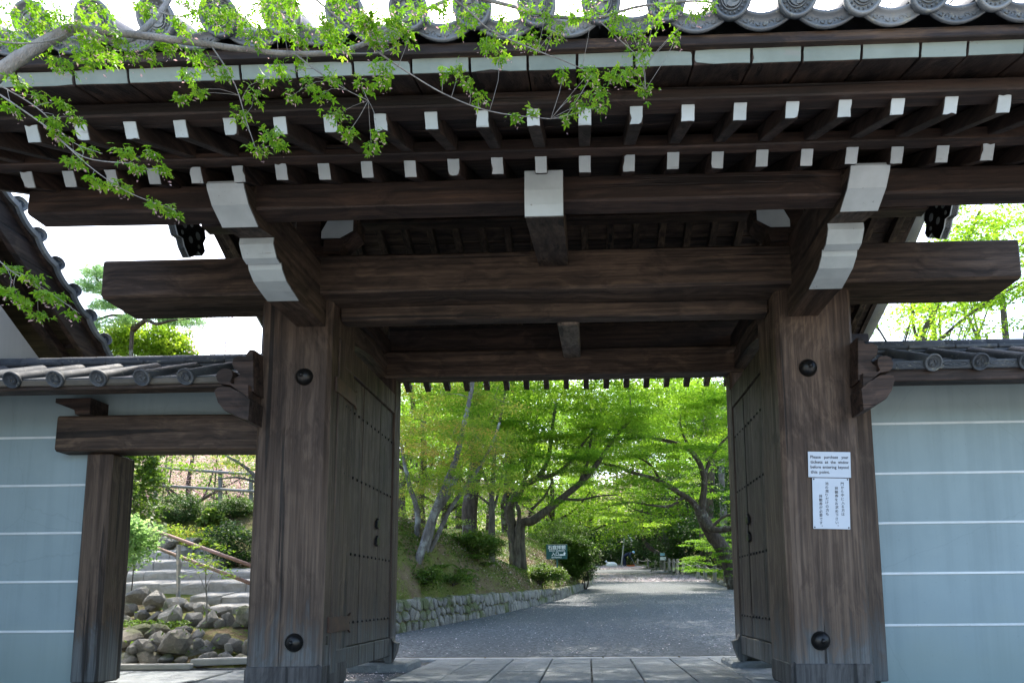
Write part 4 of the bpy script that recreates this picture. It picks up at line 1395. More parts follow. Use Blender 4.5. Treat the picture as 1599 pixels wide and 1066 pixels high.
# ------------------------------------------------------------------ neighbour house on the left
hs = thing('tiled_house', (-6.5, 4.5, 0), 'neighbouring house with pale plaster gable and tile edged roof, beyond the wall on the left', 'house')
va, vb = at(30, 335, 5.2), at(173, 528, 6.195)
XV = (va.x + vb.x) / 2
sv = (vb.z - va.z) / (vb.y - va.y)
vz = lambda y: va.z + sv * (y - va.y)
RYH = 4.1
RZH = vz(RYH)
ye = 6.75
hw_ = MB()
hw_.prism([(2.2, -0.1), (2.2, vz(6.0) - 0.4), (RYH, RZH - 0.45), (6.0, vz(6.0) - 0.45), (6.0, -0.1)], lambda u, v, t: Vector((t, u, v)), -9.5, XV - 0.42)
put('gable_wall', hw_, HPLASTER, hs)
for (ya, yb) in ((RYH, ye), (RYH, 2 * RYH - ye)):
    za, zb_ = RZH, vz(ye)
    put('roof_slab', MB().beam((-7.2, ya, za - 0.12), (-7.2, yb, zb_ - 0.12), 2 * (XV - 0.04 + 7.2), 0.10, (0, 0, 1), 0.01), EX, hs)
    put('barge_board', MB().beam((XV - 0.06, ya, za - 0.24), (XV - 0.06, yb, zb_ - 0.24), 0.05, 0.22, (0, 0, 1), 0.006, 3), EY, hs)
    put('purlin_trim', MB().beam((XV - 0.28, ya, za - 0.33), (XV - 0.28, yb, zb_ - 0.33), 0.09, 0.08, (0, 0, 1), 0.006, 3), EY, hs)
    d = (Vector((0, yb, zb_)) - Vector((0, ya, za))); Ln = d.length; d.normalize()
    nn = int(Ln / 0.262)
    ds = None
    for k in range(nn + 1):
        p = Vector((XV, ya, za)) + d * (0.2 + 0.262 * k)
        upn = Vector((0, -d.z, d.y)) if d.y > 0 else Vector((0, d.z, -d.y))
        if ds is None:
            ds = bpy.data.objects.new('verge_tile', disc_tile(0.060, 0.5).mesh('verge_tile', TILE, Vector(), True))
            link(ds, p, hs); ds.rotation_euler = axis_rot((0.82, -0.57, 0), upn)
            cr = bpy.data.objects.new('tile_crest', crest_mesh(0.055, 0).mesh('tile_crest', TILE2, Vector()))
            col.objects.link(cr); cr.parent = ds
        else:
            d2 = again(ds, p, hs, axis_rot((0.82, -0.57, 0), upn)); c2 = cr.copy(); col.objects.link(c2); c2.parent = d2
        q = p + d * 0.131 - upn * 0.035
        b = MB()
        b.grid([[q + d * (u * 0.131) + upn * (-0.03 * (1 - u * u) + o) + Vector((xx, 0, 0)) for u in np.linspace(-1, 1, 7)] for xx, o in ((0.02, 0.022), (0.02, -0.022), (-0.5, -0.012), (-0.5, 0.012))], False)
        put('verge_pan_tile', b, TILE, hs)
    put('verge_batten', MB().beam((XV - 0.06, ya, za - 0.09), (XV - 0.06, yb, zb_ - 0.09), 0.10, 0.05, (0, 0, 1), 0.004, 2), EX, hs)
    for k in range(6):
        f = (k + 0.5) / 6
        y = ya + (yb - ya) * f; z = za + (zb_ - za) * f - 0.20
        put('eave_batten', MB().box((XV - 0.42, y - 0.02, z - 0.02), (XV - 0.10, y + 0.02, z + 0.02), 0.003), EX, hs)
put('ridge', MB().beam((-10, RYH, RZH + 0.06), (XV, RYH, RZH + 0.06), 0.22, 0.2, (0, 0, 1), 0.03), TILE2, hs)

# ------------------------------------------------------------------ sign, lamp, stakes, person
K_ = 20.6 / 18.0
SY = 20.6
sz_ = lambda z: EYE + (z - EYE) * K_
gs = thing('direction_sign', (-0.80 * K_, SY, 0.9), 'green direction sign with white lettering on a thin post on the mossy bank', 'sign')
sgm = MB().box((-1.085 * K_, SY - 0.025, sz_(1.605)), (-0.525 * K_, SY, sz_(1.995)), 0.006)
sb = put('board', sgm, SIGNG, gs)
put('pole', MB().tube([(-0.80 * K_, SY + 0.03, 0.8), (-0.80 * K_, SY + 0.03, sz_(1.62)), (-0.80 * K_, SY + 0.03, sz_(1.95))], 0.024, 8), SIGNG, gs)
sx0 = -1.085
fnS = lambda u, v: Vector(((sx0 + u) * K_, SY - 0.032, sz_(1.605 + v)))
put_text('lettering', [('石庭拝観', 0.045, 0.268, 0.115, 0.47), ('ROCK GARDEN', 0.085, 0.206, 0.055, 0.40), ('入口', 0.145, 0.100, 0.105, 0.185), ('ENTRANCE', 0.145, 0.030, 0.058, 0.26)], fnS, SIGNW, sb, 0.012)
b = MB()
b.add([fnS(u, v) for u, v in ((0.345, 0.098), (0.50, 0.098), (0.50, 0.15), (0.525, 0.15), (0.485, 0.19), (0.445, 0.15), (0.465, 0.15), (0.465, 0.128), (0.345, 0.128))], [(0, 1, 2, 7, 8), (2, 3, 4, 5, 6), (2, 6, 7)])
put('arrow', b, SIGNW, sb)

lp = thing('lamp_post', at(970, 886, 57), 'tall thin grey lamp post leaning slightly at the far end of the road', 'lamp post')
put('pole', MB().tube([at(970, 887, 57), at(973, 858, 57), at(976, 830, 57)], [0.07, 0.06, 0.055], 8), PIPE, lp)
hd = at(977, 828, 57)
put('lamp_head', MB().lathe([(0.05, -0.1), (0.22, -0.02), (0.26, 0.10), (0.16, 0.22), (0.05, 0.26)], Matrix.Translation(hd), 12), PIPE, lp)
bn = thing('white_banner', at(984, 838, 56.6), 'white tilted panel hanging from the lamp post', 'banner')
put('panel', MB().beam(at(981, 831, 56.8), at(988, 844, 56.8), 0.05, 0.28, (1, 0, 0.4), 0.01), SACK, bn)
put('arm', MB().tube([hd, at(981, 831, 56.8)], 0.03, 6), PIPE, bn)

ORD = ['first', 'second', 'third', 'fourth', 'fifth', 'sixth', 'seventh', 'eighth', 'ninth', 'tenth', 'eleventh', 'twelfth', 'thirteenth', 'last']
GRP = 'wooden stakes along the right verge'
stk = [(996, 872, 877, 50), (1012, 872, 882, 46), (1024, 874, 886, 43), (1032, 874, 886, 40), (1038, 875, 888, 38), (1045, 872, 888, 36), (1052, 873, 889, 34), (1058, 873, 893, 32), (1067, 876, 894, 31), (1090, 880, 900, 29), (1101, 882, 901, 27), (1116, 883, 905, 26), (1133, 883, 907, 24.5), (1149, 885, 912, 23)]
for k, (u, va_, vb_, Y) in enumerate(stk):
    a, b_ = at(u, vb_ + 3, Y), at(u, va_, Y)
    o = put('wooden_stake', MB().tube([a, a.lerp(b_, 0.5), b_, b_ + Vector((0, 0, 0.02))], [0.075, 0.075, 0.07, 0.05], 8), STAKE, None, origin=a)
    nb = 'farthest wooden stake of the right verge, nearest the lamp post' if k == 0 else ('nearest wooden stake of the right verge, beside the right door leaf' if k == len(stk) - 1 else 'weathered wooden stake, %s along the right verge, counted from the lamp post' % ORD[k])
    tag(o, nb, 'stake', GRP)
rp = thing('verge_rope', at(1040, 880, 38), 'thin slack cord strung between the wooden stakes of the right verge', 'rope')
b = MB()
for (u, va_, vb_, Y), (u2, va2, vb2, Y2) in zip(stk[:-1], stk[1:]):
    a, c = at(u, va_ + 2, Y), at(u2, va2 + 2, Y2)
    b.tube([a, a.lerp(c, 0.5) - Vector((0, 0, 0.08)), c], 0.012, 5)
put('cord', b, BAMBOO, rp)

sm = thing('small_sign', at(1034, 882, 39), 'small white and pale blue board on a stake by the right verge', 'sign')
put('stake', MB().tube([at(1034, 890, 39), at(1034, 864, 39)], 0.03, 6), STAKE, sm)
put('board', MB().box(at(1031, 874, 38.95), at(1040, 869, 38.99), 0.004), SIGNW, sm)
put('board', MB().box(at(1031, 867, 38.95), at(1038, 863, 38.99), 0.004), HATB, sm)

fy = 58.0


def gz(p): return float(zr(p.y)) + 0.01


pp = at(976, 884, fy); pp.z = gz(pp)
person = thing('person', pp, 'person in dark clothes and pale blue headscarf bending to sweep the far road', 'person')


def skin_body(name, verts, edges, radii, mat, parent, root=0):
    c = Vector(verts[root])
    me = bpy.data.meshes.new(name)
    me.from_pydata([tuple(Vector(v) - c) for v in verts], edges, [])
    o = bpy.data.objects.new(name, me)
    me.materials.append(mat)
    link(o, c, parent)
    md = o.modifiers.new('skin', 'SKIN'); md.use_smooth_shade = True
    if not me.skin_vertices:
        bpy.context.view_layer.objects.active = o
    for k, sv_ in enumerate(me.skin_vertices[0].data):
        sv_.radius = (radii[k], radii[k]); sv_.use_root = (k == root)
    o.modifiers.new('sub', 'SUBSURF').levels = 1
    o.modifiers['sub'].render_levels = 2
    return o


J = lambda x, y, z: (pp.x + x, pp.y + y, pp.z + z)
vb = [J(-.12, 0, .86), J(.08, 0, .98), J(.32, 0, 1.08), J(.47, 0, 1.13), J(.58, -.02, 1.16), J(.70, -.02, 1.17),
      J(-.14, -.11, .80), J(-.06, -.13, .45), J(-.12, -.13, .08), J(.04, -.15, .04),
      J(-.12, .11, .80), J(.06, .13, .45), J(.02, .13, .08), J(.17, .14, .04),
      J(.42, -.20, 1.05), J(.42, -.26, .78), J(.55, -.18, .58), J(.60, -.15, .50),
      J(.42, .20, 1.05), J(.46, .24, .80), J(.58, .14, .66), J(.63, .10, .60)]
eb = [(0, 1), (1, 2), (2, 3), (3, 4), (4, 5), (0, 6), (6, 7), (7, 8), (8, 9), (0, 10), (10, 11), (11, 12), (12, 13), (3, 14), (14, 15), (15, 16), (16, 17), (3, 18), (18, 19), (19, 20), (20, 21)]
rb = [.16, .15, .17, .13, .06, .10, .10, .075, .055, .045, .10, .075, .055, .045, .075, .055, .04, .035, .075, .055, .04, .035]
skin_body('body', vb, eb, rb, NAVY, person)
hdm = MB()
hdm.lathe([(0.03, -0.10), (0.08, -0.07), (0.105, 0.0), (0.10, 0.06), (0.06, 0.11), (0.01, 0.125)], Matrix.Translation(J(.70, -.02, 1.18)) @ Matrix.Rotation(math.radians(70), 4, 'Y'), 14)
put('head', hdm, SKIN, person, smooth=True)
hdm = MB()
hdm.lathe([(0.118, -0.03), (0.12, 0.02), (0.112, 0.07), (0.07, 0.125), (0.01, 0.14)], Matrix.Translation(J(.70, -.02, 1.19)) @ Matrix.Rotation(math.radians(50), 4, 'Y'), 14)
put('headscarf', hdm, HATB, person, smooth=True)
br = thing('broom', J(.60, 0, .5), 'pale broom held by the bending person at the end of the road', 'broom')
put('stick', MB().tube([J(.55, -.16, .72), J(.75, -.05, .30)], 0.02, 6), BAMBOO, br)
put('brush', MB().tube([J(.75, -.05, .30), J(.82, -.02, .16), J(.90, 0, .02)], [0.03, 0.07, 0.13], 8), STAKE, br)
sk = at(955, 884, 57.5); sk.z = gz(sk)
b = MB()
b.grid([[sk + Vector((0.5 * r * math.cos(t) * (1 + .12 * math.sin(3 * t)), 0.35 * r * math.sin(t), h)) for t in np.linspace(0, 2 * math.pi, 14, endpoint=False)] for r, h in ((0.85, -0.02), (1.0, 0.12), (0.92, 0.26), (0.6, 0.38), (0.15, 0.42))], True, True)
b.tube([sk + Vector((-.3, 0, .3)), sk + Vector((-.42, 0, .42)), sk + Vector((-.5, 0, .52))], [0.12, 0.06, 0.1], 8)
tag(put('sack', b, SACK, smooth=True, origin=sk), 'white sack lying on the road beside the sweeping person', 'sack')
dp = at(985, 884, 57.2); dp.z = gz(dp)
b = MB()
b.grid([[dp + Vector((sx * w, sy * d_, h)) for sx, sy in ((-1, -1), (1, -1), (1, 1), (-1, 1))] for w, d_, h in ((0.28, 0.2, 0.0), (0.34, 0.26, 0.16), (0.31, 0.23, 0.16), (0.26, 0.18, 0.03))], True, True)
tag(put('dustpan', b, ORANGE, origin=dp), 'orange dustpan on the road at the feet of the sweeping person', 'dustpan')
#@TREES
# ------------------------------------------------------------------ vegetation


class Plant:
    def __init__(s, name, base, label, cat, bark, leaf, group=None):
        s.root = thing(name, base, label, cat, group)
        s.base, s.bark, s.leaf = Vector(base), bark, leaf
        s.mb = MB()
        s.samp = []                                                   # (point, radius)
        s.V, s.F, s.T, s.o = [], [], [], 0

    def limb(s, pts, r0, r1, n=None, sides=8, rough=0.07, wig=0.0):
        pts = [Vector(p) for p in pts]
        L = sum((b - a).length for a, b in zip(pts[:-1], pts[1:]))
        n = n or max(5, int(L / max(0.12, r0 * 1.2)))
        sp = spline(pts, n)
        if wig: sp = [p + Vector((random.gauss(0, wig), random.gauss(0, wig), random.gauss(0, wig))) if 0 < i < n else p for i, p in enumerate(sp)]
        rr = [(r0 + (r1 - r0) * (i / n) ** 0.8) for i in range(n + 1)]
        s.mb.tube(sp, rr, sides, True, rough)
        s.samp += [(p, r) for p, r in zip(sp, rr)][1:]
        return s

    def pads(s, centers, pad_r, leaves, size, flat=0.14, tilt=0.35, asp=0.6, tw=0.02, tint=(0.0, 1.0), maxlen=99, star=False):
        """leaf pads grown onto the nearest wood, nearest first"""
        todo = [Vector(c) for c in centers]
        if s.samp:
            P = np.array([p[:] for p, r in s.samp])
            todo.sort(key=lambda c: float(np.min(np.sum((P - np.array(c[:])) ** 2, 1))))
        arr = [np.array(p[:]) for p, r in s.samp]
        rad = [r for p, r in s.samp]
        for c in todo:
            if arr and tw:
                A = np.array(arr)
                cc = np.array(c[:])
                d2 = np.sum((A - cc) ** 2, 1) + np.maximum(A[:, 2] - cc[2], 0) ** 2 * 1.5
                i = int(np.argmin(d2))
                a = Vector(arr[i])
                L = (c - a).length
                if 0.12 < L < maxlen:
                    r0 = min(rad[i] * 0.62, tw * (0.5 + 0.35 * L))
                    r0 = max(r0, tw * 0.3)
                    m1 = a.lerp(c, 0.35) + Vector((random.uniform(-1, 1), random.uniform(-1, 1), random.uniform(0, 1.2))) * L * 0.10
                    m2 = a.lerp(c, 0.7) + Vector((random.uniform(-1, 1), random.uniform(-1, 1), random.uniform(0, 1.2))) * L * 0.08
                    sp = spline([a, m1, m2, c], 5)
                    rr = [r0 + (r0 * 0.4 - r0) * k / 5 for k in range(6)]
                    s.mb.tube(sp, rr, 5, False)
                    for p, r in list(zip(sp, rr))[2:]:
                        arr.append(np.array(p[:])); rad.append(r)
            pr = pad_r * random.uniform(0.65, 1.35)
            n = max(3, int(leaves * (pr / pad_r) ** 2))
            q = rng.normal(0, 1, (n, 3)); q /= np.linalg.norm(q, axis=1)[:, None] + 1e-9
            q *= rng.uniform(0, 1, n)[:, None] ** 0.45
            ph = rng.uniform(0, 6.28, 3)
            lob = 1 + 0.30 * np.sin(np.arctan2(q[:, 1], q[:, 0]) * 3 + ph[0])
            q[:, :2] *= lob[:, None]
            q *= np.array([pr, pr * random.uniform(0.7, 1.0), pr * flat])
            q[:, 2] -= 0.10 * (q[:, 0] ** 2 + q[:, 1] ** 2) / max(pr, 1e-6)   # pads droop at their rim
            P_ = q + np.array(c[:])
            if star: v, f = maple_leaves(P_, size * 0.62, tilt)
            else: v, f = leaf_quads(P_, size, tilt, asp)
            s.V.append(v); s.F.append(f + s.o); s.o += len(v)
            base_t = random.uniform(*tint)
            t = np.clip(base_t + rng.normal(0, 0.16, n), 0, 1)
            s.T.append(np.repeat(t, 5) if star else t)
        return s

    def done(s, crown='crown', trunk='trunk'):
        if s.mb.v: put(trunk, s.mb, s.bark, s.root, smooth=True)
        if s.V:
            V_ = np.concatenate(s.V); F_ = np.concatenate(s.F); T_ = np.concatenate(s.T)
            put_np(crown, V_, F_, s.leaf, T_, s.root, tuple(s.base))
        return s.root


def pxl(*pts): return [at(u, v, Y) for (u, v, Y) in pts]


def px_centers(x0, x1, y0, y1, Y0, Y1, n, tiers=0, cull=None):
    out = []
    while len(out) < n:
        u, v, Y = random.uniform(x0, x1), random.uniform(y0, y1), random.uniform(Y0, Y1)
        if cull and cull(u, v): continue
        p = at(u, v, Y)
        if tiers: p.z = round(p.z / tiers) * tiers + random.gauss(0, tiers * 0.12)
        out.append(p)
    return out


def box_centers(c, r, n, tiers=0, shell=0.0):
    out = []
    while len(out) < n:
        q = Vector((random.uniform(-1, 1), random.uniform(-1, 1), random.uniform(-1, 1)))
        if q.length > 1 or q.length < shell: continue
        p = Vector(c) + Vector((q.x * r[0], q.y * r[1], q.z * r[2]))
        if tiers: p.z = round(p.z / tiers) * tiers + random.gauss(0, tiers * 0.12)
        out.append(p)
    return out


def off_road(x, Y):
    a, b_ = float(lerp_tab(XL, Y)) - 1.3, float(lerp_tab(XR, Y)) + 1.5
    if a < x < b_: return a if x - a < b_ - x else b_
    return x


def hit(u, v, y0=9.8, y1=60.0):
    """ground point seen at photo pixel (u, v)"""
    Y = y0
    while Y < y1:
        p = at(u, v, Y)
        if p.z <= float(ground_z(p.x, Y)): return p
        Y += 0.05
    return at(u, v, y1)


def gpt(x, y, dz=0.0): return Vector((x, y, float(ground_z(x, y)) + dz))


# --- 1: clump of leaning lichen-grey trunks at the left door leaf
b0 = gpt(at(645, 905, 11.9).x, 11.9, -0.1)
t = Plant('young_maple_tree', b0, 'clump of leaning lichen grey trunks with pinkish green leaves beside the left door', 'tree', BARK_GREY, MAPLE_Y)
for (pts, r0, r1) in ((((636, 918, 11.6), (655, 868, 11.7), (672, 815, 11.8), (692, 765, 11.9), (712, 715, 12.0), (724, 665, 12.1), (735, 615, 12.2), (742, 560, 12.3)), 0.085, 0.035),
                      (((652, 900, 12.1), (664, 850, 12.2), (680, 800, 12.3), (700, 770, 12.4), (712, 745, 12.5)), 0.12, 0.05),
                      (((630, 905, 12.3), (648, 850, 12.3), (652, 800, 12.4), (640, 760, 12.5), (632, 725, 12.6), (626, 690, 12.6)), 0.07, 0.03),
                      (((650, 890, 12.2), (676, 850, 12.3), (700, 800, 12.4), (725, 762, 12.5), (745, 735, 12.6), (765, 700, 12.7), (780, 660, 12.8)), 0.055, 0.022),
                      (((640, 880, 12.4), (628, 848, 12.4), (620, 820, 12.5)), 0.07, 0.04)):
    t.limb(pxl(*pts), r0, r1, rough=0.10)
t.pads(px_centers(605, 810, 595, 770, 10.8, 13.5, 150, 0.22), 0.42, 170, 0.040, 0.16, 0.45, tw=0.012, tint=(0.1, 0.75))
t.pads(px_centers(610, 720, 740, 830, 12.4, 14.5, 30, 0.22), 0.36, 80, 0.045, 0.18, 0.5, tw=0.008, tint=(0.0, 0.5))
t.pads(px_centers(605, 760, 660, 720, 10.8, 12.2, 22, 0.2), 0.30, 75, 0.04, 0.16, 0.5, tw=0.010, tint=(0.75, 1.0))
t.limb([at(742, 560, 12.3), (-1.6, 12.8, 6.2), (-0.9, 13.2, 7.6)], 0.05, 0.02)
t.pads(box_centers((-3.2, 12.5, 5.8), (2.4, 2.4, 1.2), 60, 0.3), 0.6, 90, 0.07, 0.16, 0.4, tw=0.014, tint=(0.1, 0.7))
t.pads(box_centers((-0.8, 13.6, 8.4), (3.6, 2.6, 1.7), 120, 0.35), 0.7, 150, 0.085, 0.16, 0.4, tw=0.02, tint=(0.1, 0.7))  # crown above the view, added to shade the gate floor and near road
t.done()

# --- 2: dark straight trunk
b0 = gpt(at(735, 840, 17.5).x, 17.5, -0.1)
t = Plant('pine_tree', b0, 'tall dark rough trunk rising straight through the canopy, left of the big spreading maple', 'tree', BARK_DARK, MAPLE)
t.limb([b0] + pxl((733, 800, 17.5), (738, 760, 17.5), (744, 715, 17.5), (741, 660, 17.5), (739, 610, 17.5), (742, 540, 17.5), (746, 400, 17.5)), 0.22, 0.12, rough=0.08)
t.limb(pxl((738, 770, 17.5), (715, 740, 17.3), (690, 720, 17.1)), 0.05, 0.02)
t.limb(pxl((742, 700, 17.5), (765, 660, 17.6), (785, 620, 17.8)), 0.05, 0.02)
t.pads(px_centers(660, 820, 595, 700, 16.5, 19, 46, 0.3), 0.5, 110, 0.075, 0.15, 0.4, tw=0.016, tint=(0.05, 0.5))
t.pads(box_centers((-3.4, 18.5, 9.8), (4.2, 4.2, 2.6), 170, 0.4), 0.9, 130, 0.12, 0.16, 0.4, tw=0.02, tint=(0.0, 0.5))  # upper crown out of view, put in to shade the mossy bank
t.done()

# --- 3: thin pale forked trunk
b0 = gpt(at(768, 842, 15.5).x, 15.5, -0.1)
t = Plant('slender_maple_tree', b0, 'slender pale forked trunk on the mossy mound, left of the big spreading maple', 'tree', BARK_OLIVE, MAPLE)
t.limb([b0] + pxl((768, 810, 15.5), (768, 775, 15.5), (771, 730, 15.5), (773, 690, 15.6), (782, 650, 15.7), (790, 600, 15.8)), 0.085, 0.03)
t.limb(pxl((768, 775, 15.5), (757, 745, 15.4), (746, 715, 15.3), (730, 690, 15.2)), 0.045, 0.018)
t.limb(pxl((769, 800, 15.5), (778, 770, 15.6), (785, 735, 15.8), (796, 700, 16)), 0.04, 0.015)
t.limb(pxl((768, 790, 15.5), (745, 772, 15.4), (722, 758, 15.2)), 0.035, 0.014)
t.pads(px_centers(690, 850, 600, 740, 14.5, 16.8, 70, 0.25), 0.45, 170, 0.052, 0.14, 0.35, tw=0.012, tint=(0.15, 0.8))
t.done()

# --- 4: the big spreading maple with the long limb over the road
b0 = gpt(at(808, 838, 18.2).x, 18.2, -0.1)
t = Plant('maple_tree', b0, 'old spreading maple with a gnarled base and a long limb arching right over the road', 'tree', BARK_OLIVE, MAPLE)
t.limb([b0 + Vector((-0.05, 0, 0))] + pxl((800, 818, 18.2), (797, 795, 18.1), (803, 775, 18.0), (815, 765, 18.0)), 0.125, 0.075, sides=10, rough=0.16, wig=0.025)
t.limb([b0 + Vector((-0.16, 0.15, 0))] + pxl((797, 822, 18.5), (789, 800, 18.6), (788, 778, 18.7), (796, 752, 18.8), (792, 715, 18.9), (800, 670, 19)), 0.095, 0.03, sides=8, rough=0.14, wig=0.02)
t.limb([b0 + Vector((0.02, -0.1, 0))] + pxl((808, 824, 18.0), (812, 802, 17.9), (806, 780, 17.8), (818, 752, 17.7), (822, 715, 17.6)), 0.085, 0.03, sides=8, rough=0.14, wig=0.02)
t.limb([b0 + Vector((0.1, 0.1, 0))] + pxl((812, 822, 18.2), (832, 812, 18.1), (858, 793, 18.0), (884, 772, 17.9), (908, 752, 17.8), (928, 730, 17.7), (945, 705, 17.6), (962, 680, 17.5), (985, 655, 17.4)), 0.155, 0.035, sides=10)
t.limb(pxl((806, 782, 18.0), (815, 760, 17.9), (835, 748, 17.8), (850, 730, 17.7), (858, 705, 17.6), (862, 670, 17.5), (868, 630, 17.4)), 0.10, 0.035)
t.limb(pxl((798, 800, 18.1), (790, 770, 18.2), (792, 740, 18.4), (800, 700, 18.5), (806, 650, 18.6)), 0.09, 0.03)
t.limb(pxl((836, 748, 17.8), (870, 738, 17.6), (895, 715, 17.4), (912, 690, 17.2), (935, 665, 17.0)), 0.07, 0.025)
t.limb(pxl((905, 755, 17.8), (918, 720, 17.7), (922, 690, 17.6), (930, 655, 17.5)), 0.06, 0.02)
t.limb(pxl((830, 795, 18.1), (850, 775, 18.2), (862, 752, 18.3)), 0.045, 0.02)
t.limb(pxl((880, 778, 17.9), (905, 780, 17.6), (935, 774, 17.3), (965, 772, 17.0)), 0.04, 0.015)
t.limb(pxl((812, 765, 18.0), (826, 730, 18.2), (832, 690, 18.3), (840, 640, 18.4)), 0.06, 0.02)
t.pads(px_centers(690, 1000, 600, 705, 16, 20.5, 135, 0.32), 0.58, 330, 0.056, 0.12, 0.3, tw=0.014, tint=(0.25, 1.0))
t.pads(px_centers(770, 960, 690, 745, 15.5, 19, 60, 0.3), 0.5, 270, 0.053, 0.12, 0.3, tw=0.012, tint=(0.1, 0.8))
t.pads(px_centers(900, 1010, 630, 705, 16.5, 18.5, 26, 0.3), 0.5, 280, 0.056, 0.12, 0.3, tw=0.012, tint=(0.2, 0.9))
t.pads(px_centers(790, 900, 740, 790, 15.8, 17.5, 18, 0.3), 0.40, 170, 0.052, 0.12, 0.3, tw=0.010, tint=(0.0, 0.5))
t.pads(box_centers((-0.2, 18.6, 9.0), (4.4, 4.0, 2.4), 190, 0.4), 0.9, 130, 0.11, 0.14, 0.35, tw=0.02, tint=(0.1, 0.7))  # unseen high canopy, added to cast shade on mound and road
t.done()

# --- 5: the leaning maple on the right
b0 = gpt(at(1150, 896, 24.0).x, 24.0, -0.15)
t = Plant('maple_tree', b0, 'dark leaning maple on the right verge reaching its limbs left over the road', 'tree', BARK_DARK, MAPLE)
t.limb([b0] + pxl((1140, 880, 24), (1126, 852, 23.9), (1110, 832, 23.8), (1100, 812, 23.7), (1092, 795, 23.6)), 0.30, 0.20, sides=10, rough=0.08)
t.limb(pxl((1098, 806, 23.7), (1106, 822, 23.2), (1122, 827, 22.8), (1145, 824, 22.4), (1165, 822, 22.0)), 0.15, 0.08)
t.limb(pxl((1092, 800, 23.6), (1080, 782, 23.4), (1062, 770, 23.2), (1040, 756, 23.0), (1018, 746, 22.8), (990, 738, 22.5), (962, 728, 22.2), (935, 722, 22.0), (905, 716, 21.8)), 0.12, 0.03)
t.limb(pxl((1096, 798, 23.6), (1098, 775, 23.5), (1100, 750, 23.5), (1092, 722, 23.4), (1076, 702, 23.3), (1050, 690, 23.2), (1020, 684, 23.0), (985, 676, 22.8), (950, 668, 22.5)), 0.14, 0.03)
t.limb(pxl((1100, 745, 23.5), (1110, 715, 23.5), (1128, 690, 23.4), (1150, 672, 23.3)), 0.08, 0.03)
t.limb(pxl((1068, 775, 23.3), (1045, 790, 22.9), (1015, 788, 22.5), (985, 784, 22.2), (950, 790, 22.0)), 0.06, 0.02)
t.limb(pxl((1086, 715, 23.4), (1072, 690, 23.6), (1062, 660, 23.8), (1070, 625, 24)), 0.07, 0.025)
t.limb(pxl((1108, 826, 23.4), (1128, 808, 23.2), (1150, 800, 23.0)), 0.07, 0.03)
t.limb(pxl((1030, 748, 22.9), (1015, 725, 22.8), (990, 712, 22.6), (960, 706, 22.3)), 0.05, 0.018)
t.pads(px_centers(890, 1180, 600, 710, 20, 26, 170, 0.36), 0.72, 340, 0.068, 0.11, 0.3, tw=0.016, tint=(0.1, 0.85))
t.pads(px_centers(890, 1075, 700, 765, 20, 24.5, 60, 0.34), 0.6, 270, 0.065, 0.11, 0.3, tw=0.014, tint=(0.1, 0.85))
t.pads(px_centers(1050, 1160, 680, 790, 24.2, 27, 40, 0.34), 0.6, 150, 0.08, 0.11, 0.3, tw=0.012, tint=(0.0, 0.6))
t.pads(px_centers(920, 1060, 765, 815, 20, 24, 24, 0.34), 0.5, 140, 0.075, 0.11, 0.3, tw=0.012, tint=(0.2, 0.9))
t.pads(box_centers((3.8, 23.0, 11.0), (5.5, 3.5, 2.8), 130, 0.5), 1.0, 110, 0.13, 0.13, 0.35, tw=0.022, tint=(0.1, 0.7))  # top pads above the gateway opening, added to keep the road shaded
t.done()

# --- 6: low maple bushes under it, and dark trunks behind
for (u, Y, reg, n, lab) in ((1118, 24.6, (1066, 1165, 842, 893, 23.4, 26.0), 46, 'low spreading maple bush under the leaning maple, nearest the road'),
                            (1140, 27.0, (1090, 1165, 812, 862, 26, 28.5), 34, 'layered maple bush behind the leaning trunk, cut by the right door leaf')):
    g = gpt(off_road(at(u, 880, Y).x, Y), Y, -0.1)
    t = Plant('maple_bush', g, lab, 'bush', BARK_DARK, MAPLE)
    t.limb([g, g + Vector((-0.1, 0, 0.3)), at(u, (reg[2] + reg[3]) / 2, Y)], 0.05, 0.02)
    t.limb([g, g + Vector((-0.4, -0.2, 0.3)), at(reg[0] + 20, reg[3] - 15, Y - 0.5)], 0.035, 0.012)
    t.pads(px_centers(*reg, n, 0.22), 0.40, 150, 0.062, 0.14, 0.35, tw=0.010, tint=(0.0, 0.6)).done()
for k, (u, Y, r, lab) in enumerate(((1106, 29, 0.32, 'thick black trunk standing directly behind the leaning maple'), (1130, 33, 0.22, 'brown trunk in the dark wood right of the black one'), (1012, 46, 0.16, 'thin pale trunk in the dark wood behind the stakes'), (1046, 42, 0.2, 'grey trunk at the verge behind the middle stakes'))):
    b0 = gpt(off_road(at(u, 880, Y).x, Y), Y, -0.1)
    t = Plant('evergreen_tree', b0, lab, 'tree', BARK_DARK if k % 2 == 0 else BARK_GREY, EVERGREEN)
    t.limb([b0] + [at(u + random.uniform(-3, 3) - k, v, Y) for v in (850, 800, 740, 680, 600)], r, r * 0.5)
    zc = at(u, 770, Y)
    t.pads(box_centers(zc + Vector((0.8, 1.0, 1.5)), (2.4, 1.6, 4.2), 60), 0.7, 120, 0.13, 0.5, 0.8, tw=0.02, tint=(0.0, 0.7))
    t.done()

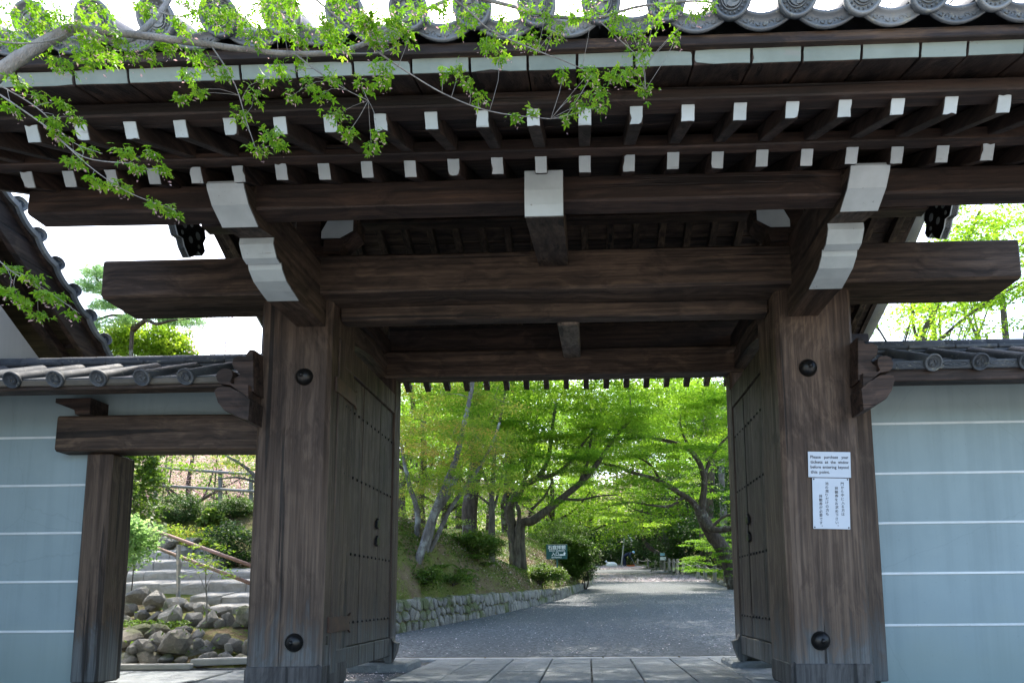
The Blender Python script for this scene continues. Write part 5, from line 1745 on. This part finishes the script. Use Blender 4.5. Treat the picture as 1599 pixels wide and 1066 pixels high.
# --- 7: shrubs on the mound
def shrub(name, u, v, Y, rx, ry, rz, n, leafmat, size, lab, pad=0.22, leaves=90, flat=0.5, tilt=0.6, tint=(0.1, 0.8), cat='shrub', group=None, stems=4):
    c = at(u, v, Y)
    t = Plant(name, gpt(c.x, Y), lab, cat, BARK_DARK, leafmat, group)
    g = gpt(c.x, Y, -0.05)
    for k in range(stems):
        t.limb([g + Vector((random.uniform(-.06, .06), random.uniform(-.06, .06), 0)), g.lerp(c, 0.5) + Vector((random.uniform(-.3, .3) * rx, random.uniform(-.3, .3) * ry, 0)), c + Vector((random.uniform(-.7, .7) * rx, random.uniform(-.7, .7) * ry, random.uniform(-.2, .3) * rz))], 0.0011 * Y, 0.0005 * Y, n=5, sides=5)
    t.pads(box_centers(c, (rx, ry, rz), n, 0, 0.25), pad, leaves, size, flat, tilt, tw=0.008, tint=tint)
    return t.done('foliage', 'stem')


def mound_shrub(name, u, vb, rx, ry, rz, *a, **k):
    p = hit(u, vb)
    q = Vector((p.x, p.y, p.z + rz * 1.1))
    d = Vector((q.x, q.y, q.z - EYE))
    # photo pixel of the shrub's middle
    c = RW.transposed() @ d
    shrub(name, PX + F * c.x / c.z, PY - F * c.y / c.z, p.y, rx, ry, rz, *a, **k)


mound_shrub('small_maple_shrub', 745, 872, 0.55, 0.45, 0.26, 40, BUSH, 0.055, 'round leafy shrub at the middle of the mossy mound, under the slender pale trunk', 0.20, 110)
mound_shrub('small_maple_shrub', 843, 912, 0.60, 0.4, 0.24, 40, BUSH, 0.06, 'bright green low shrub on the mound just left of the direction sign', 0.20, 110, tint=(0.3, 0.9))
mound_shrub('small_maple_shrub', 706, 914, 0.42, 0.3, 0.12, 24, BUSH, 0.045, 'low leafy shrub above the retaining wall, right of the leaning trunks', 0.16, 90)
mound_shrub('small_maple_shrub', 662, 912, 0.3, 0.25, 0.16, 20, BUSH, 0.045, 'low leafy shrub at the foot of the leaning grey trunks', 0.16, 90)
shrub('dark_bush', 890, 866, 23.6, 0.85, 0.75, 0.78, 120, BUSH, 0.075, 'dark glossy bush at the end of the mound beside the direction sign', 0.3, 130, tint=(0.0, 0.45))
shrub('dark_bush', 914, 892, 25.0, 0.42, 0.45, 0.36, 34, EVERGREEN, 0.07, 'small dark bush hanging over the end of the retaining wall', 0.2, 80, tint=(0.1, 0.7))
shrub('dark_bush', 872, 838, 25.5, 1.1, 0.9, 0.6, 50, BUSH, 0.08, 'mid green bush behind the direction sign', 0.35, 110, tint=(0.0, 0.6))

# ferns: rosettes of drooping fronds
def fern(u, v, Y, lab, r=0.35, group='ferns on the mossy mound'):
    c = hit(u, v)
    rt_ = thing('fern', c, lab, 'fern', group)
    V_, F_, T_ = [], [], []
    o = 0
    for k in range(9):
        a = k / 9 * 6.28 + random.uniform(-.3, .3)
        L = r * random.uniform(0.7, 1.2)
        for j in range(12):
            f = (j + 1) / 12
            p = np.array([c.x + math.cos(a) * L * f, c.y + math.sin(a) * L * f, c.z + 0.10 + L * (0.75 * f - 0.75 * f * f)])
            w = 0.30 * L * (1 - f) ** 0.6 * min(1, f * 4)
            sd = np.array([-math.sin(a), math.cos(a), 0]); fd = np.array([math.cos(a), math.sin(a), 0.1])
            for sg in (-1, 1):
                V_ += [p, p + sd * sg * w * 0.5 + fd * 0.012 + np.array([0, 0, 0.01]), p + sd * sg * w + fd * 0.03 - np.array([0, 0, 0.02]), p + sd * sg * w * 0.5 - fd * 0.012]
                F_.append((o, o + 1, o + 2, o + 3)); o += 4; T_.append(random.uniform(0.2, 0.8))
    put_np('frond', np.array(V_), np.array(F_), BUSH, np.array(T_), rt_, tuple(c))


for (u, v, Y, lab) in ((690, 895, 11.7, 'fern at the foot of the leaning grey trunks'), (722, 902, 11.9, 'fern above the middle of the near part of the stone wall'), (760, 890, 12.9, 'fern below the round leafy shrub on the mound'), (742, 880, 13.0, 'pale fern leaning in the middle of the mossy mound')):
    fern(u, v, Y, lab)

# --- ground cover and litter (uncountable)
def scatter(n, fn_ok, x0, x1, y0, y1):
    out = []
    while len(out) < n:
        m_ = 4000
        X, Y = rng.uniform(x0, x1, m_), rng.uniform(y0, y1, m_)
        k = fn_ok(X, Y)
        X, Y = X[k], Y[k]
        out += list(zip(X, Y))
    A = np.array(out[:n])
    return np.column_stack([A, ground_z(A[:, 0], A[:, 1])])


def on_mound(X, Y):
    s_ = lerp_tab(XL, Y) - X
    return (s_ > 0.25) & (np.sin(X * 3.1 + Y) * np.sin(Y * 2.3 - X * 1.7) + rng.normal(0, 0.4, len(X)) > 0.0)


P = scatter(38000, on_mound, -6.0, 0.6, 9.8, 26)
P[:, 2] += rng.uniform(0.0, 0.05, len(P))
v, f = leaf_quads(P, 0.055, 0.7, 0.5)
put_np('moss_tufts', v, f, BUSH, np.clip(rng.normal(0.4, 0.25, len(f)), 0, 1), None, (0, 0, 0), kind='stuff')
P = scatter(24000, lambda X, Y: ((lerp_tab(XL, Y) - X) > 0.2) & (np.sin(X * 1.9 - Y * 1.3) + rng.normal(0, 0.6, len(X)) > -0.1), -6.0, 0.6, 9.8, 24)
P[:, 2] += 0.03
v, f = leaf_quads(P, 0.04, 0.5, 0.7)
put_np('leaf_litter', v, f, LITTER, rng.uniform(0, 1, len(f)), None, (0, 0, 0), kind='stuff')
# verge plants on the right
P = scatter(16000, lambda X, Y: (X - lerp_tab(XR, Y) > 0.35) & (X - lerp_tab(XR, Y) < 5 + 0 * X), 3.5, 11, 16, 60)
P[:, 2] += rng.uniform(0, 0.22, len(P))
v, f = leaf_quads(P, 0.13, 0.9, 0.4)
put_np('verge_plants', v, f, BUSH, np.clip(rng.normal(0.45, 0.25, len(f)), 0, 1), None, (0, 0, 0), kind='stuff')
# petals on the road and gate floor; dense far bands imitate sunlit patches
def on_road(X, Y): return (X > lerp_tab(XL, Y) + 0.05) & (X < lerp_tab(XR, Y) - 0.05)


Pa = scatter(3000, on_road, -3.0, 6.0, 7.7, 22)
Pb = scatter(9000, on_road, -2.0, 6.0, 30, 41)
Pc = scatter(9000, on_road, -2.5, 6.0, 50, 64)
for A, sz_ in ((Pa, 0.022), (Pb, 0.075), (Pc, 0.11)):
    A[:, 2] = zr(A[:, 1]) + 0.034
P = np.concatenate([Pa, Pb, Pc]); szs = np.concatenate([np.full(len(Pa), 0.022), np.full(len(Pb), 0.075), np.full(len(Pc), 0.11)])
v, f = leaf_quads(P, 1.0, 0.25, 0.8)
v = (v.reshape(-1, 4, 3) - P[:, None, :]) * szs[:, None, None] + P[:, None, :]
put_np('petals_and_sun_patches', v.reshape(-1, 3), f, PETAL, rng.uniform(0, 1, len(f)), None, (0, 0, 0), kind='stuff')
P = np.column_stack([np.concatenate([rng.uniform(1.2, 1.95, 500), rng.uniform(-2.5, -1.7, 250)]), np.concatenate([rng.uniform(5.2, 6.4, 500), rng.uniform(5.2, 6.4, 250)]), np.full(750, -0.022)])
v, f = leaf_quads(P, 0.022, 0.3, 0.8)
put_np('petals_by_the_doors', v, f, PETAL, rng.uniform(0, 1, len(f)), None, (0, 0, 0), kind='stuff')

# --- background trees
def back_tree(name, u, v, Y, rx, rz, n, leafmat, bark, lab, size, pad, leaves, flat, tint, group, trunk_r=0.2):
    c = at(u, v, Y)
    g = gpt(off_road(c.x, Y), Y, -0.2)
    t = Plant(name, g, lab, 'tree', bark, leafmat, group)
    lean = random.uniform(-1, 1)
    t.limb([g, g.lerp(c, 0.4) + Vector((lean * 0.3, 0, 0)), g.lerp(c, 0.8) + Vector((-lean * 0.2, 0, 0)), c + Vector((0, 0, rz * 0.5))], trunk_r, trunk_r * 0.4, n=8)
    for k in range(4):
        a = k * 1.57 + random.uniform(-.4, .4)
        t.limb([g.lerp(c, 0.55), g.lerp(c, 0.75) + Vector((math.cos(a) * rx * 0.35, math.sin(a) * rx * 0.3, 0)), c + Vector((math.cos(a) * rx * 0.7, math.sin(a) * rx * 0.5, random.uniform(-.3, .4) * rz))], trunk_r * 0.5, trunk_r * 0.15, n=6, sides=6)
    t.pads(box_centers(c, (rx, rx * 0.7, rz), n), pad, leaves, size, flat, 0.55, tw=0.04, tint=tint)
    return t.done()


BG = 'maples and evergreens far along the road'
for k, (u, v, Y, rx, rz, n, lm, tint, lab) in enumerate((
        (862, 775, 33, 3.0, 2.2, 55, MAPLE, (0.5, 1.0), 'yellow green maple behind the long arching limb'),
        (925, 800, 40, 3.4, 2.2, 60, MAPLE, (0.55, 1.0), 'yellow green maple over the far left edge of the road'),
        (985, 775, 46, 4.0, 3.0, 60, MAPLE, (0.4, 0.9), 'bright maple crown above the lamp post'),
        (700, 740, 30, 3.4, 2.8, 55, MAPLE, (0.3, 0.9), 'bright maple behind the clump of grey trunks'),
        (790, 700, 36, 4.5, 3.2, 60, MAPLE, (0.4, 1.0), 'tall light maple behind the dark straight trunk'),
        (645, 660, 60, 6.0, 5.0, 90, MAPLE, (0.4, 1.0), 'far light tree crown in the left upper part of the gateway'),
        (760, 655, 66, 7.0, 5.0, 90, MAPLE, (0.4, 1.0), 'far light tree crown behind the dark straight trunk, highest of all'),
        (870, 665, 70, 7.0, 5.0, 90, MAPLE, (0.3, 0.9), 'far light tree crown in the middle of the gateway'),
        (985, 660, 66, 7.0, 5.0, 90, MAPLE, (0.3, 0.9), 'far light tree crown right of the middle of the gateway'),
        (1100, 665, 60, 6.0, 5.0, 90, MAPLE, (0.3, 0.9), 'far light tree crown behind the leaning maple'),
        (720, 620, 33, 3.6, 2.2, 90, MAPLE, (0.4, 1.0), 'light maple crown behind the top of the dark straight trunk'),
        (800, 625, 30, 3.2, 1.8, 80, MAPLE, (0.4, 1.0), 'light maple crown at the top of the gateway, left of its middle'),
        (1090, 630, 36, 4.0, 2.4, 80, MAPLE, (0.2, 0.8), 'maple crown at the upper right corner of the gateway'),
        (660, 690, 22, 2.2, 1.5, 45, MAPLE, (0.2, 0.8), 'maple right behind the clump of grey trunks'),
        (640, 640, 27, 3.4, 2.8, 90, MAPLE, (0.2, 0.8), 'maple crown at the upper left corner of the gateway'),
        (880, 640, 44, 6.5, 4.0, 110, MAPLE, (0.3, 0.9), 'high broad maple crown behind the middle of the gateway'),
        (1050, 640, 48, 6.0, 4.0, 75, MAPLE, (0.2, 0.8), 'high broad maple crown behind the leaning maple'),
        (740, 640, 52, 6.5, 4.6, 110, MAPLE, (0.3, 0.9), 'high far maple crown behind the dark straight trunk'),
        (1050, 780, 38, 3.0, 2.6, 50, MAPLE, (0.2, 0.7), 'mid green maple behind the leaning maple'),
        (905, 860, 62, 4.0, 2.4, 55, EVERGREEN, (0.2, 0.9), 'dark evergreen left of the white sack at the end of the road'),
        (955, 858, 72, 4.6, 2.8, 60, EVERGREEN, (0.3, 1.0), 'dark evergreen behind the sweeping person'),
        (1005, 850, 64, 3.6, 3.2, 55, EVERGREEN, (0.2, 0.9), 'dark evergreen right of the lamp post'),
        (1040, 842, 52, 3.0, 2.8, 55, EVERGREEN, (0.1, 0.8), 'dark evergreen behind the small white sign'),
        (1085, 835, 40, 2.6, 2.4, 55, EVERGREEN, (0.1, 0.7), 'dark evergreen in the wood behind the leaning maple'),
        (1130, 800, 36, 2.8, 3.0, 60, EVERGREEN, (0.1, 0.7), 'dark evergreen at the right edge of the gateway'),
        (1140, 700, 44, 4.2, 4.5, 60, EVERGREEN, (0.2, 0.9), 'tall evergreen rising at the right edge of the gateway'))):
    far_ = lm is EVERGREEN
    back_tree('maple_tree' if not far_ else 'evergreen_tree', u, v, Y, rx, rz, n, lm, BARK_DARK, lab, 0.0042 * Y if far_ else 0.0036 * Y, 0.030 * Y if not far_ else 0.022 * Y, 150, 0.22 if not far_ else 0.6, tint, BG)
for k, (u, v, Y, rx, rz, lab) in enumerate(((690, 740, 50, 5.0, 3.6, 'pale pink cherry tree seen through the maples on the left'), (830, 735, 62, 6.5, 4.5, 'pale pink cherry tree behind the spreading maple'), (960, 745, 74, 7.0, 4.5, 'pale pink cherry tree high over the far end of the road'))):
    back_tree('cherry_tree', u, v, Y, rx, rz, 60, BLOSSOM, BARK_DARK, lab, 0.0038 * Y, 0.028 * Y, 130, 0.5, (0.0, 1.0), 'pink cherry trees in blossom', 0.25)
WOOD = Plant('distant_wood', gpt(0, 95), 'far wooded slope closing the view behind the road', 'wood', BARK_DARK, BUSH)
WOOD.root['kind'] = 'stuff'
WOOD.pads([gpt(random.uniform(-60, 60), random.uniform(84, 120), random.uniform(0.5, 9)) for _ in range(420)], 3.0, 70, 0.75, 0.7, 0.8, tw=0, tint=(0.2, 1.0))
WOOD.done()
for side, xr_ in (('left', (-45, -16)), ('right', (13, 45))):
    w_ = Plant('side_wood', gpt(sum(xr_) / 2, 40), 'wood on the %s, outside the gateway view' % side, 'wood', BARK_DARK, BUSH)
    w_.root['kind'] = 'stuff'
    w_.pads([gpt(random.uniform(*xr_), random.uniform(26, 84), random.uniform(0.5, 7)) for _ in range(160)], 2.2, 160, 0.32, 0.7, 0.8, tw=0, tint=(0.0, 0.7))
    w_.done()

# --- left doorway vegetation
shrub('clipped_azalea', 282, 795, 12.9, 0.46, 0.45, 0.26, 46, EVERGREEN, 0.035, 'left of two clipped round azaleas above the stone stairs', 0.17, 170, 0.55, 0.6, (0.4, 1.0), stems=7)
shrub('clipped_azalea', 360, 795, 13.1, 0.46, 0.45, 0.22, 42, EVERGREEN, 0.035, 'right of two clipped round azaleas above the stone stairs, beside the gate post', 0.17, 170, 0.55, 0.6, (0.4, 1.0), stems=7)
shrub('leafy_shrub', 207, 770, 9.6, 0.34, 0.4, 0.85, 60, BUSH, 0.07, 'tall leafy shrub just inside the side doorway against its left post', 0.2, 55, 0.7, 0.8, (0.1, 0.8), stems=1)
shrub('grey_leaf_shrub', 206, 838, 8.7, 0.24, 0.25, 0.40, 30, PINE, 0.07, 'grey green narrow leaved shrub at the left end of the stone steps', 0.2, 50, 0.8, 0.9, (0.5, 1.0), stems=1)
shrub('low_azalea', 310, 842, 12.1, 0.95, 0.5, 0.20, 46, MAPLE_Y, 0.045, 'wide low yellowish shrub on the bank below the clipped azaleas', 0.22, 90, 0.5, 0.6, (0.0, 0.6))
shrub('low_azalea', 372, 852, 11.0, 0.45, 0.4, 0.36, 36, EVERGREEN, 0.05, 'dark low shrub under the hand rail beside the gate post', 0.2, 100, 0.6, 0.6, (0.1, 0.7))
shrub('iris_clump', 324, 806, 12.6, 0.2, 0.2, 0.12, 16, BUSH, 0.10, 'bright green blades between the two clipped azaleas', 0.14, 40, 0.8, 1.2, (0.6, 1.0))
sp = at(322, 975, 7.75)
t = Plant('sapling', sp, 'thin young maple sapling in front of the stone stairs', 'sapling', BRANCH, MAPLE_Y)
t.limb(pxl((322, 978, 7.75), (323, 940, 7.75), (321, 900, 7.75), (324, 860, 7.75)), 0.012, 0.004, n=8, sides=6)
for (a, b_) in (((322, 925), (306, 890)), ((322, 915), (340, 885)), ((322, 895), (300, 868)), ((322, 890), (345, 862)), ((323, 872), (312, 850))):
    t.limb(pxl((a[0], a[1], 7.75), ((a[0] + b_[0]) / 2, (a[1] + b_[1]) / 2 - 3, 7.7), (b_[0], b_[1], 7.65)), 0.005, 0.002, n=4, sides=5)
t.pads(px_centers(286, 358, 845, 900, 7.5, 7.95, 26), 0.10, 12, 0.04, 0.3, 0.5, tw=0.004, tint=(0.0, 0.5)).done()
c0 = gpt(at(420, 800, 12.6).x, 12.6)
t = Plant('young_maple_tree', c0, 'thin sparse yellow green maple over the stairs, at the top of the side doorway', 'tree', BARK_GREY, MAPLE_Y)
t.limb([c0] + pxl((405, 760, 12.6), (390, 735, 12.5), (360, 715, 12.3), (325, 700, 12.2)), 0.06, 0.015)
t.limb(pxl((400, 752, 12.6), (370, 745, 12.3), (340, 748, 12.0)), 0.03, 0.01)
t.pads(px_centers(270, 410, 690, 745, 11.5, 13, 40, 0.2), 0.28, 55, 0.05, 0.2, 0.5, tw=0.008, tint=(0.1, 0.6)).done()
for (u, v, Y, rx, rz, lab) in ((300, 745, 20, 2.2, 1.5, 'pink cherry tree behind the rail fence, left one in the side doorway'), (370, 760, 23, 2.4, 1.6, 'pink cherry tree behind the rail fence, right one in the side doorway'), (225, 715, 22, 1.6, 1.8, 'pink cherry tree behind the leafy shrub of the side doorway')):
    back_tree('cherry_tree', u, v, Y, rx, rz, 46, BLOSSOM, BARK_DARK, lab, 0.06, 0.5, 140, 0.6, (0.0, 1.0), 'pink cherry trees in blossom', 0.12)
back_tree('evergreen_tree', 195, 720, 14, 0.9, 1.6, 40, EVERGREEN, BARK_DARK, 'dark evergreen at the left edge of the side doorway', 0.07, 0.35, 130, 0.6, (0.2, 0.9), None, 0.1)
P = np.array([at(random.uniform(186, 300), random.uniform(968, 982), random.uniform(7.5, 8.0))[:] for _ in range(420)] + [at(random.uniform(190, 390), random.uniform(945, 1030), random.uniform(7.0, 7.1))[:] for _ in range(60)])
v, f = leaf_quads(P, 0.05, 1.1, 0.35)
put_np('wall_weeds', v, f, BUSH, rng.uniform(0.2, 0.8, len(f)), None, (0, 0, 0), kind='stuff')

# --- above the side walls
c0 = Vector((-9.6, 14, 1.4))
t = Plant('pine_tree', c0, 'pine with cloud like tufts above the tiled wall on the left', 'tree', BARK_DARK, PINE)
t.limb([c0] + pxl((205, 540, 14), (212, 510, 14), (190, 480, 14), (165, 455, 14), (148, 430, 14)), 0.05, 0.02)
t.limb(pxl((208, 515, 14), (228, 500, 13.8), (244, 506, 13.7), (268, 500, 13.6), (296, 498, 13.5)), 0.06, 0.015)
t.limb(pxl((200, 495, 14), (176, 492, 14), (150, 500, 14)), 0.05, 0.015)
for (u, v, r_, n) in ((150, 425, 0.35, 12), (135, 445, 0.3, 8), (170, 450, 0.35, 10), (160, 475, 0.35, 10), (195, 470, 0.3, 8), (140, 505, 0.3, 8), (270, 495, 0.3, 10), (298, 500, 0.22, 7), (245, 490, 0.25, 6), (185, 500, 0.25, 7), (225, 480, 0.2, 5)):
    t.pads([at(u + random.uniform(-18, 18), v + random.uniform(-9, 9), 14 + random.uniform(-.5, .5)) for _ in range(n * 2)], 0.19, 135, 0.08, 0.55, 1.0, 0.14, tw=0.008, tint=(0.1, 0.9))
t.done()
for (u, v, Y, rx, rz, n, lab) in ((218, 542, 15.0, 0.95, 0.55, 90, 'bright green hedge shrub rising behind the left tiled wall, under the pine'), (272, 538, 15.6, 0.40, 0.55, 46, 'small bright green shrub behind the left tiled wall, nearest the gate')):
    shrub('bright_hedge', u, v, Y, rx, 0.6, rz, n, HEDGE, 0.07, lab, 0.24, 120, 0.9, 0.9, (0.3, 1.0), 'hedge', stems=2)
c0 = gpt(at(345, 560, 15).x, 15)
t = Plant('cherry_tree', c0, 'sparse pinkish twigs above the left tiled wall, right of the pine', 'tree', BARK_DARK, BLOSSOM)
t.limb([c0] + pxl((352, 540, 15), (345, 515, 15), (338, 500, 15), (330, 490, 15)), 0.014, 0.006)
t.limb(pxl((348, 525, 15), (330, 520, 15), (310, 512, 15)), 0.010, 0.004)
t.pads(px_centers(300, 372, 486, 550, 14.5, 15.5, 60), 0.22, 14, 0.05, 0.6, 0.8, tw=0.006, tint=(0.0, 1.0)).done()
c0 = gpt(4.9, 9.2, -0.1)
t = Plant('maple_tree', c0, 'bright maple whose crown shows above the right tiled wall', 'tree', BARK_OLIVE, MAPLE)
t.limb([c0, (4.8, 9.2, 1.5)] + pxl((1440, 560, 9.2), (1462, 480, 9.1), (1500, 400, 9.0), (1530, 330, 8.9)), 0.055, 0.02)
t.limb(pxl((1440, 560, 9.2), (1425, 500, 9.3), (1422, 450, 9.4)), 0.025, 0.01)
t.limb(pxl((1442, 555, 9.2), (1490, 510, 9.0), (1545, 470, 8.8), (1600, 440, 8.6)), 0.028, 0.01)
t.limb(pxl((1470, 470, 9.1), (1540, 420, 8.8), (1600, 380, 8.6)), 0.022, 0.008)
for k in range(14):
    u = random.uniform(1400, 1500)
    t.limb(pxl((u, 560, 9.6), (u + 14, 510, 9.6), (u + random.uniform(20, 45), 455, 9.6)), 0.012, 0.005, n=5, sides=4)
t.pads(px_centers(1400, 1680, 310, 540, 8.0, 10.8, 210, 0.2, lambda u, v: u < 1445 and v < 400), 0.30, 75, 0.05, 0.16, 0.4, tw=0.008, tint=(0.2, 0.95))
t.done()
for k, (u, v, Y, lab) in enumerate(((1560, 420, 15, 'darker maple behind the bright one above the right tiled wall'), (1450, 470, 17, 'second maple showing between the right roof end and the bright maple'))):
    back_tree('maple_tree', u, v, Y, 2.2, 1.9, 40, MAPLE, BARK_OLIVE, lab, 0.075, 0.5, 60, 0.2, (0.1, 0.8), None, 0.12)

# ------------------------------------------------------------------ foreground maple, hanging in from the upper left
FRESH = mat_leaf('fresh_maple_leaf', L3((0.060, 0.155, 0.008), (0.115, 0.235, 0.012), (0.20, 0.29, 0.028)), (1.9, 2.0, 1.1), 0.45)
FM = Plant('foreground_maple', (-4.6, 1.7, -0.95), 'maple with fresh bright green leaves hanging in front of the eaves at the upper left', 'tree', BRANCH, FRESH)
FM.limb([(-4.6, 1.7, -1.0), (-4.5, 1.7, 0.6), (-4.2, 1.75, 1.6), (-3.2, 1.85, 2.35), at(-60, 165, 1.95)], 0.11, 0.05, sides=10)


def tw(pts, r0, r1):
    if r0 < 0.007: r0, r1 = r0 * 0.68, r1 * 0.7
    FM.limb(pxl(*pts), r0, r1, sides=7, rough=0.06, n=max(8, len(pts) * 4))


tw(((-60, 165, 1.95), (0, 112, 1.95), (40, 85, 1.96), (78, 62, 1.97), (112, 45, 1.98)), 0.0235, 0.0165)
tw(((112, 45, 1.98), (165, 50, 2.0), (240, 58, 2.02), (305, 67, 2.05), (380, 77, 2.08), (450, 84, 2.1), (520, 82, 2.12), (565, 70, 2.14), (605, 48, 2.16), (655, 20, 2.18), (720, -10, 2.2)), 0.0135, 0.006)
tw(((140, 52, 1.99), (175, 64, 2.02), (205, 60, 2.06), (232, 40, 2.1), (252, 18, 2.14), (270, -10, 2.18)), 0.011, 0.009)
tw(((470, -20, 1.9), (520, 22, 1.95), (575, 70, 2.0), (635, 112, 2.05), (700, 150, 2.1), (770, 175, 2.14), (860, 186, 2.18)), 0.006, 0.002)
tw(((690, -15, 2.0), (735, 20, 2.05), (770, 50, 2.1), (845, 82, 2.15), (880, 95, 2.2), (925, 115, 2.22)), 0.005, 0.002)
tw(((720, -10, 2.2), (800, 10, 2.2), (860, 25, 2.2), (930, 28, 2.2), (1000, 10, 2.2), (1080, 2, 2.2), (1115, 5, 2.2)), 0.008, 0.003)
tw(((-20, 135, 1.9), (25, 165, 1.9), (75, 200, 1.92), (130, 245, 1.95), (200, 255, 1.98)), 0.005, 0.002)
tw(((75, 200, 1.92), (140, 260, 1.95), (200, 300, 1.98), (265, 325, 2.0)), 0.003, 0.0015)
tw(((-10, 128, 1.95), (60, 170, 1.95), (110, 220, 1.97), (160, 240, 2.0)), 0.004, 0.0015)
tw(((330, 72, 2.06), (352, 105, 2.06), (370, 140, 2.07), (385, 190, 2.08), (400, 235, 2.08)), 0.004, 0.0015)
tw(((460, 84, 2.1), (500, 115, 2.1), (540, 140, 2.1), (575, 157, 2.1)), 0.004, 0.0015)
tw(((520, 82, 2.12), (555, 84, 2.12), (595, 82, 2.13), (620, 72, 2.14)), 0.004, 0.002)
tw(((930, 28, 2.2), (965, 60, 2.2), (1000, 95, 2.2), (1008, 140, 2.2)), 0.0035, 0.0015)
tw(((925, 115, 2.22), (905, 150, 2.22), (885, 180, 2.22)), 0.0025, 0.0012)
tw(((250, 20, 2.1), (290, 25, 2.05), (340, 0, 2.0)), 0.004, 0.002)
tw(((-30, 380, 1.9), (20, 425, 1.92), (60, 445, 1.93), (125, 490, 1.95)), 0.003, 0.001)
tw(((-30, 60, 1.9), (30, 68, 1.9), (90, 60, 1.95), (130, 30, 2.0)), 0.004, 0.002)
CL = [(20, 20, 26), (60, 12, 26), (105, 18, 26), (150, 15, 24), (20, 60, 24), (60, 45, 22), (95, 98, 16), (125, 85, 16), (165, 85, 18), (200, 80, 16), (235, 85, 12), (260, 70, 16), (300, 85, 16), (140, 95, 14), (330, 25, 20), (300, 10, 16), (355, 20, 20), (420, 22, 24), (400, 60, 18), (445, 35, 18), (470, 60, 16), (510, 35, 18), (530, 12, 14), (565, 25, 20), (600, 20, 20), (590, 60, 14), (625, 35, 16), (650, 12, 16), (690, 12, 20), (715, 30, 18), (745, 15, 18), (770, 60, 14), (790, 30, 16), (812, 60, 14), (838, 65, 14), (870, 45, 18), (895, 20, 18), (925, 15, 16), (960, 28, 16), (985, 50, 18), (1020, 25, 18), (1050, 12, 16), (1085, 15, 14), (1108, 10, 10), (1055, 62, 10), (1000, 85, 16), (985, 110, 18), (1010, 140, 12), (960, 115, 18), (935, 140, 16), (905, 165, 14), (885, 185, 9), (940, 165, 14), (920, 115, 16), (880, 115, 10), (805, 182, 10), (832, 176, 7), (748, 155, 12), (730, 130, 12), (695, 115, 10), (715, 108, 10), (780, 88, 12), (760, 72, 10), (597, 105, 16), (565, 130, 16), (600, 125, 14), (500, 150, 14), (525, 180, 14), (545, 205, 13), (580, 230, 11), (590, 210, 11), (480, 130, 14), (440, 110, 14), (415, 125, 12), (395, 150, 14), (375, 180, 12), (425, 210, 14), (400, 235, 12), (440, 225, 10), (325, 100, 14), (310, 140, 12), (295, 118, 12), (280, 150, 9), (470, 95, 12), (350, 115, 12), (455, 150, 10), (520, 120, 12), (30, 130, 12), (60, 150, 16), (100, 165, 12), (85, 190, 13), (115, 182, 9), (20, 170, 12), (140, 235, 8), (110, 250, 9), (195, 240, 14), (235, 240, 12), (215, 262, 10), (255, 265, 9), (190, 292, 12), (150, 282, 12), (125, 255, 9), (95, 215, 10), (240, 318, 9), (262, 328, 10), (275, 335, 7), (15, 420, 12), (50, 435, 13), (70, 460, 12), (30, 470, 14), (95, 465, 9), (60, 492, 12), (115, 490, 9), (15, 455, 11), (10, 110, 9), (180, 55, 9), (455, 5, 16), (820, 15, 14), (850, 20, 12)]
CL += [(random.uniform(-10, 640), random.uniform(-5, 75), random.uniform(12, 19)) for _ in range(24)]
allP, allD, allS = [], [], []
arr = np.array([p[:] for p, r in FM.samp])
for (u, v, r) in CL:
    c = at(u, v, 2.0)
    i = int(np.argmin(np.sum((arr - np.array(c[:])) ** 2, 1)))
    near = Vector(arr[i])
    Yc = near.y + random.uniform(-0.08, 0.08)
    c = at(u, v, Yc)
    L = (c - near).length
    if L > 0.02:
        FM.limb([near, near.lerp(c, 0.5) + Vector((random.uniform(-.1, .1), random.uniform(-.1, .1), random.uniform(0, .12))) * L, c], 0.0010, 0.0006, n=4, sides=5)
    rr = r * Yc / F
    n = max(10, int(r * 2.7))
    for _ in range(n):
        q = Vector((random.gauss(0, .5), random.gauss(0, .6), random.gauss(0, .32))) * rr * 1.15
        allP.append((c + q)[:])
        dr = Vector((q.x * 1.2 + random.uniform(-.3, .3) * rr, q.y + random.uniform(-.3, .3) * rr, -rr * random.uniform(0.2, 1.1)))
        allD.append(dr[:])
        allS.append(random.uniform(0.75, 1.2))
P, D = np.array(allP), np.array(allD)
v, f = maple_leaves(P, 0.0185, 0.6, D)
tt = np.clip(rng.normal(0.55, 0.22, len(P)), 0, 1)
FM.V, FM.F, FM.T = [v], [f], [np.repeat(tt, 5)]
FM.done('leaves', 'branch')
# pinkish winged seeds hanging under the leaves
k = rng.random(len(P)) < 0.28
Q = P[k] + np.column_stack([rng.normal(0, .006, k.sum()), rng.normal(0, .006, k.sum()), -rng.uniform(.008, .03, k.sum())])
v, f = leaf_quads(Q, 0.011, 1.2, 0.45)
put_np('seeds', v, f, BLOSSOM, rng.uniform(0, .3, len(f)), FM.root, (-4.6, 1.7, -0.95), kind='stuff')
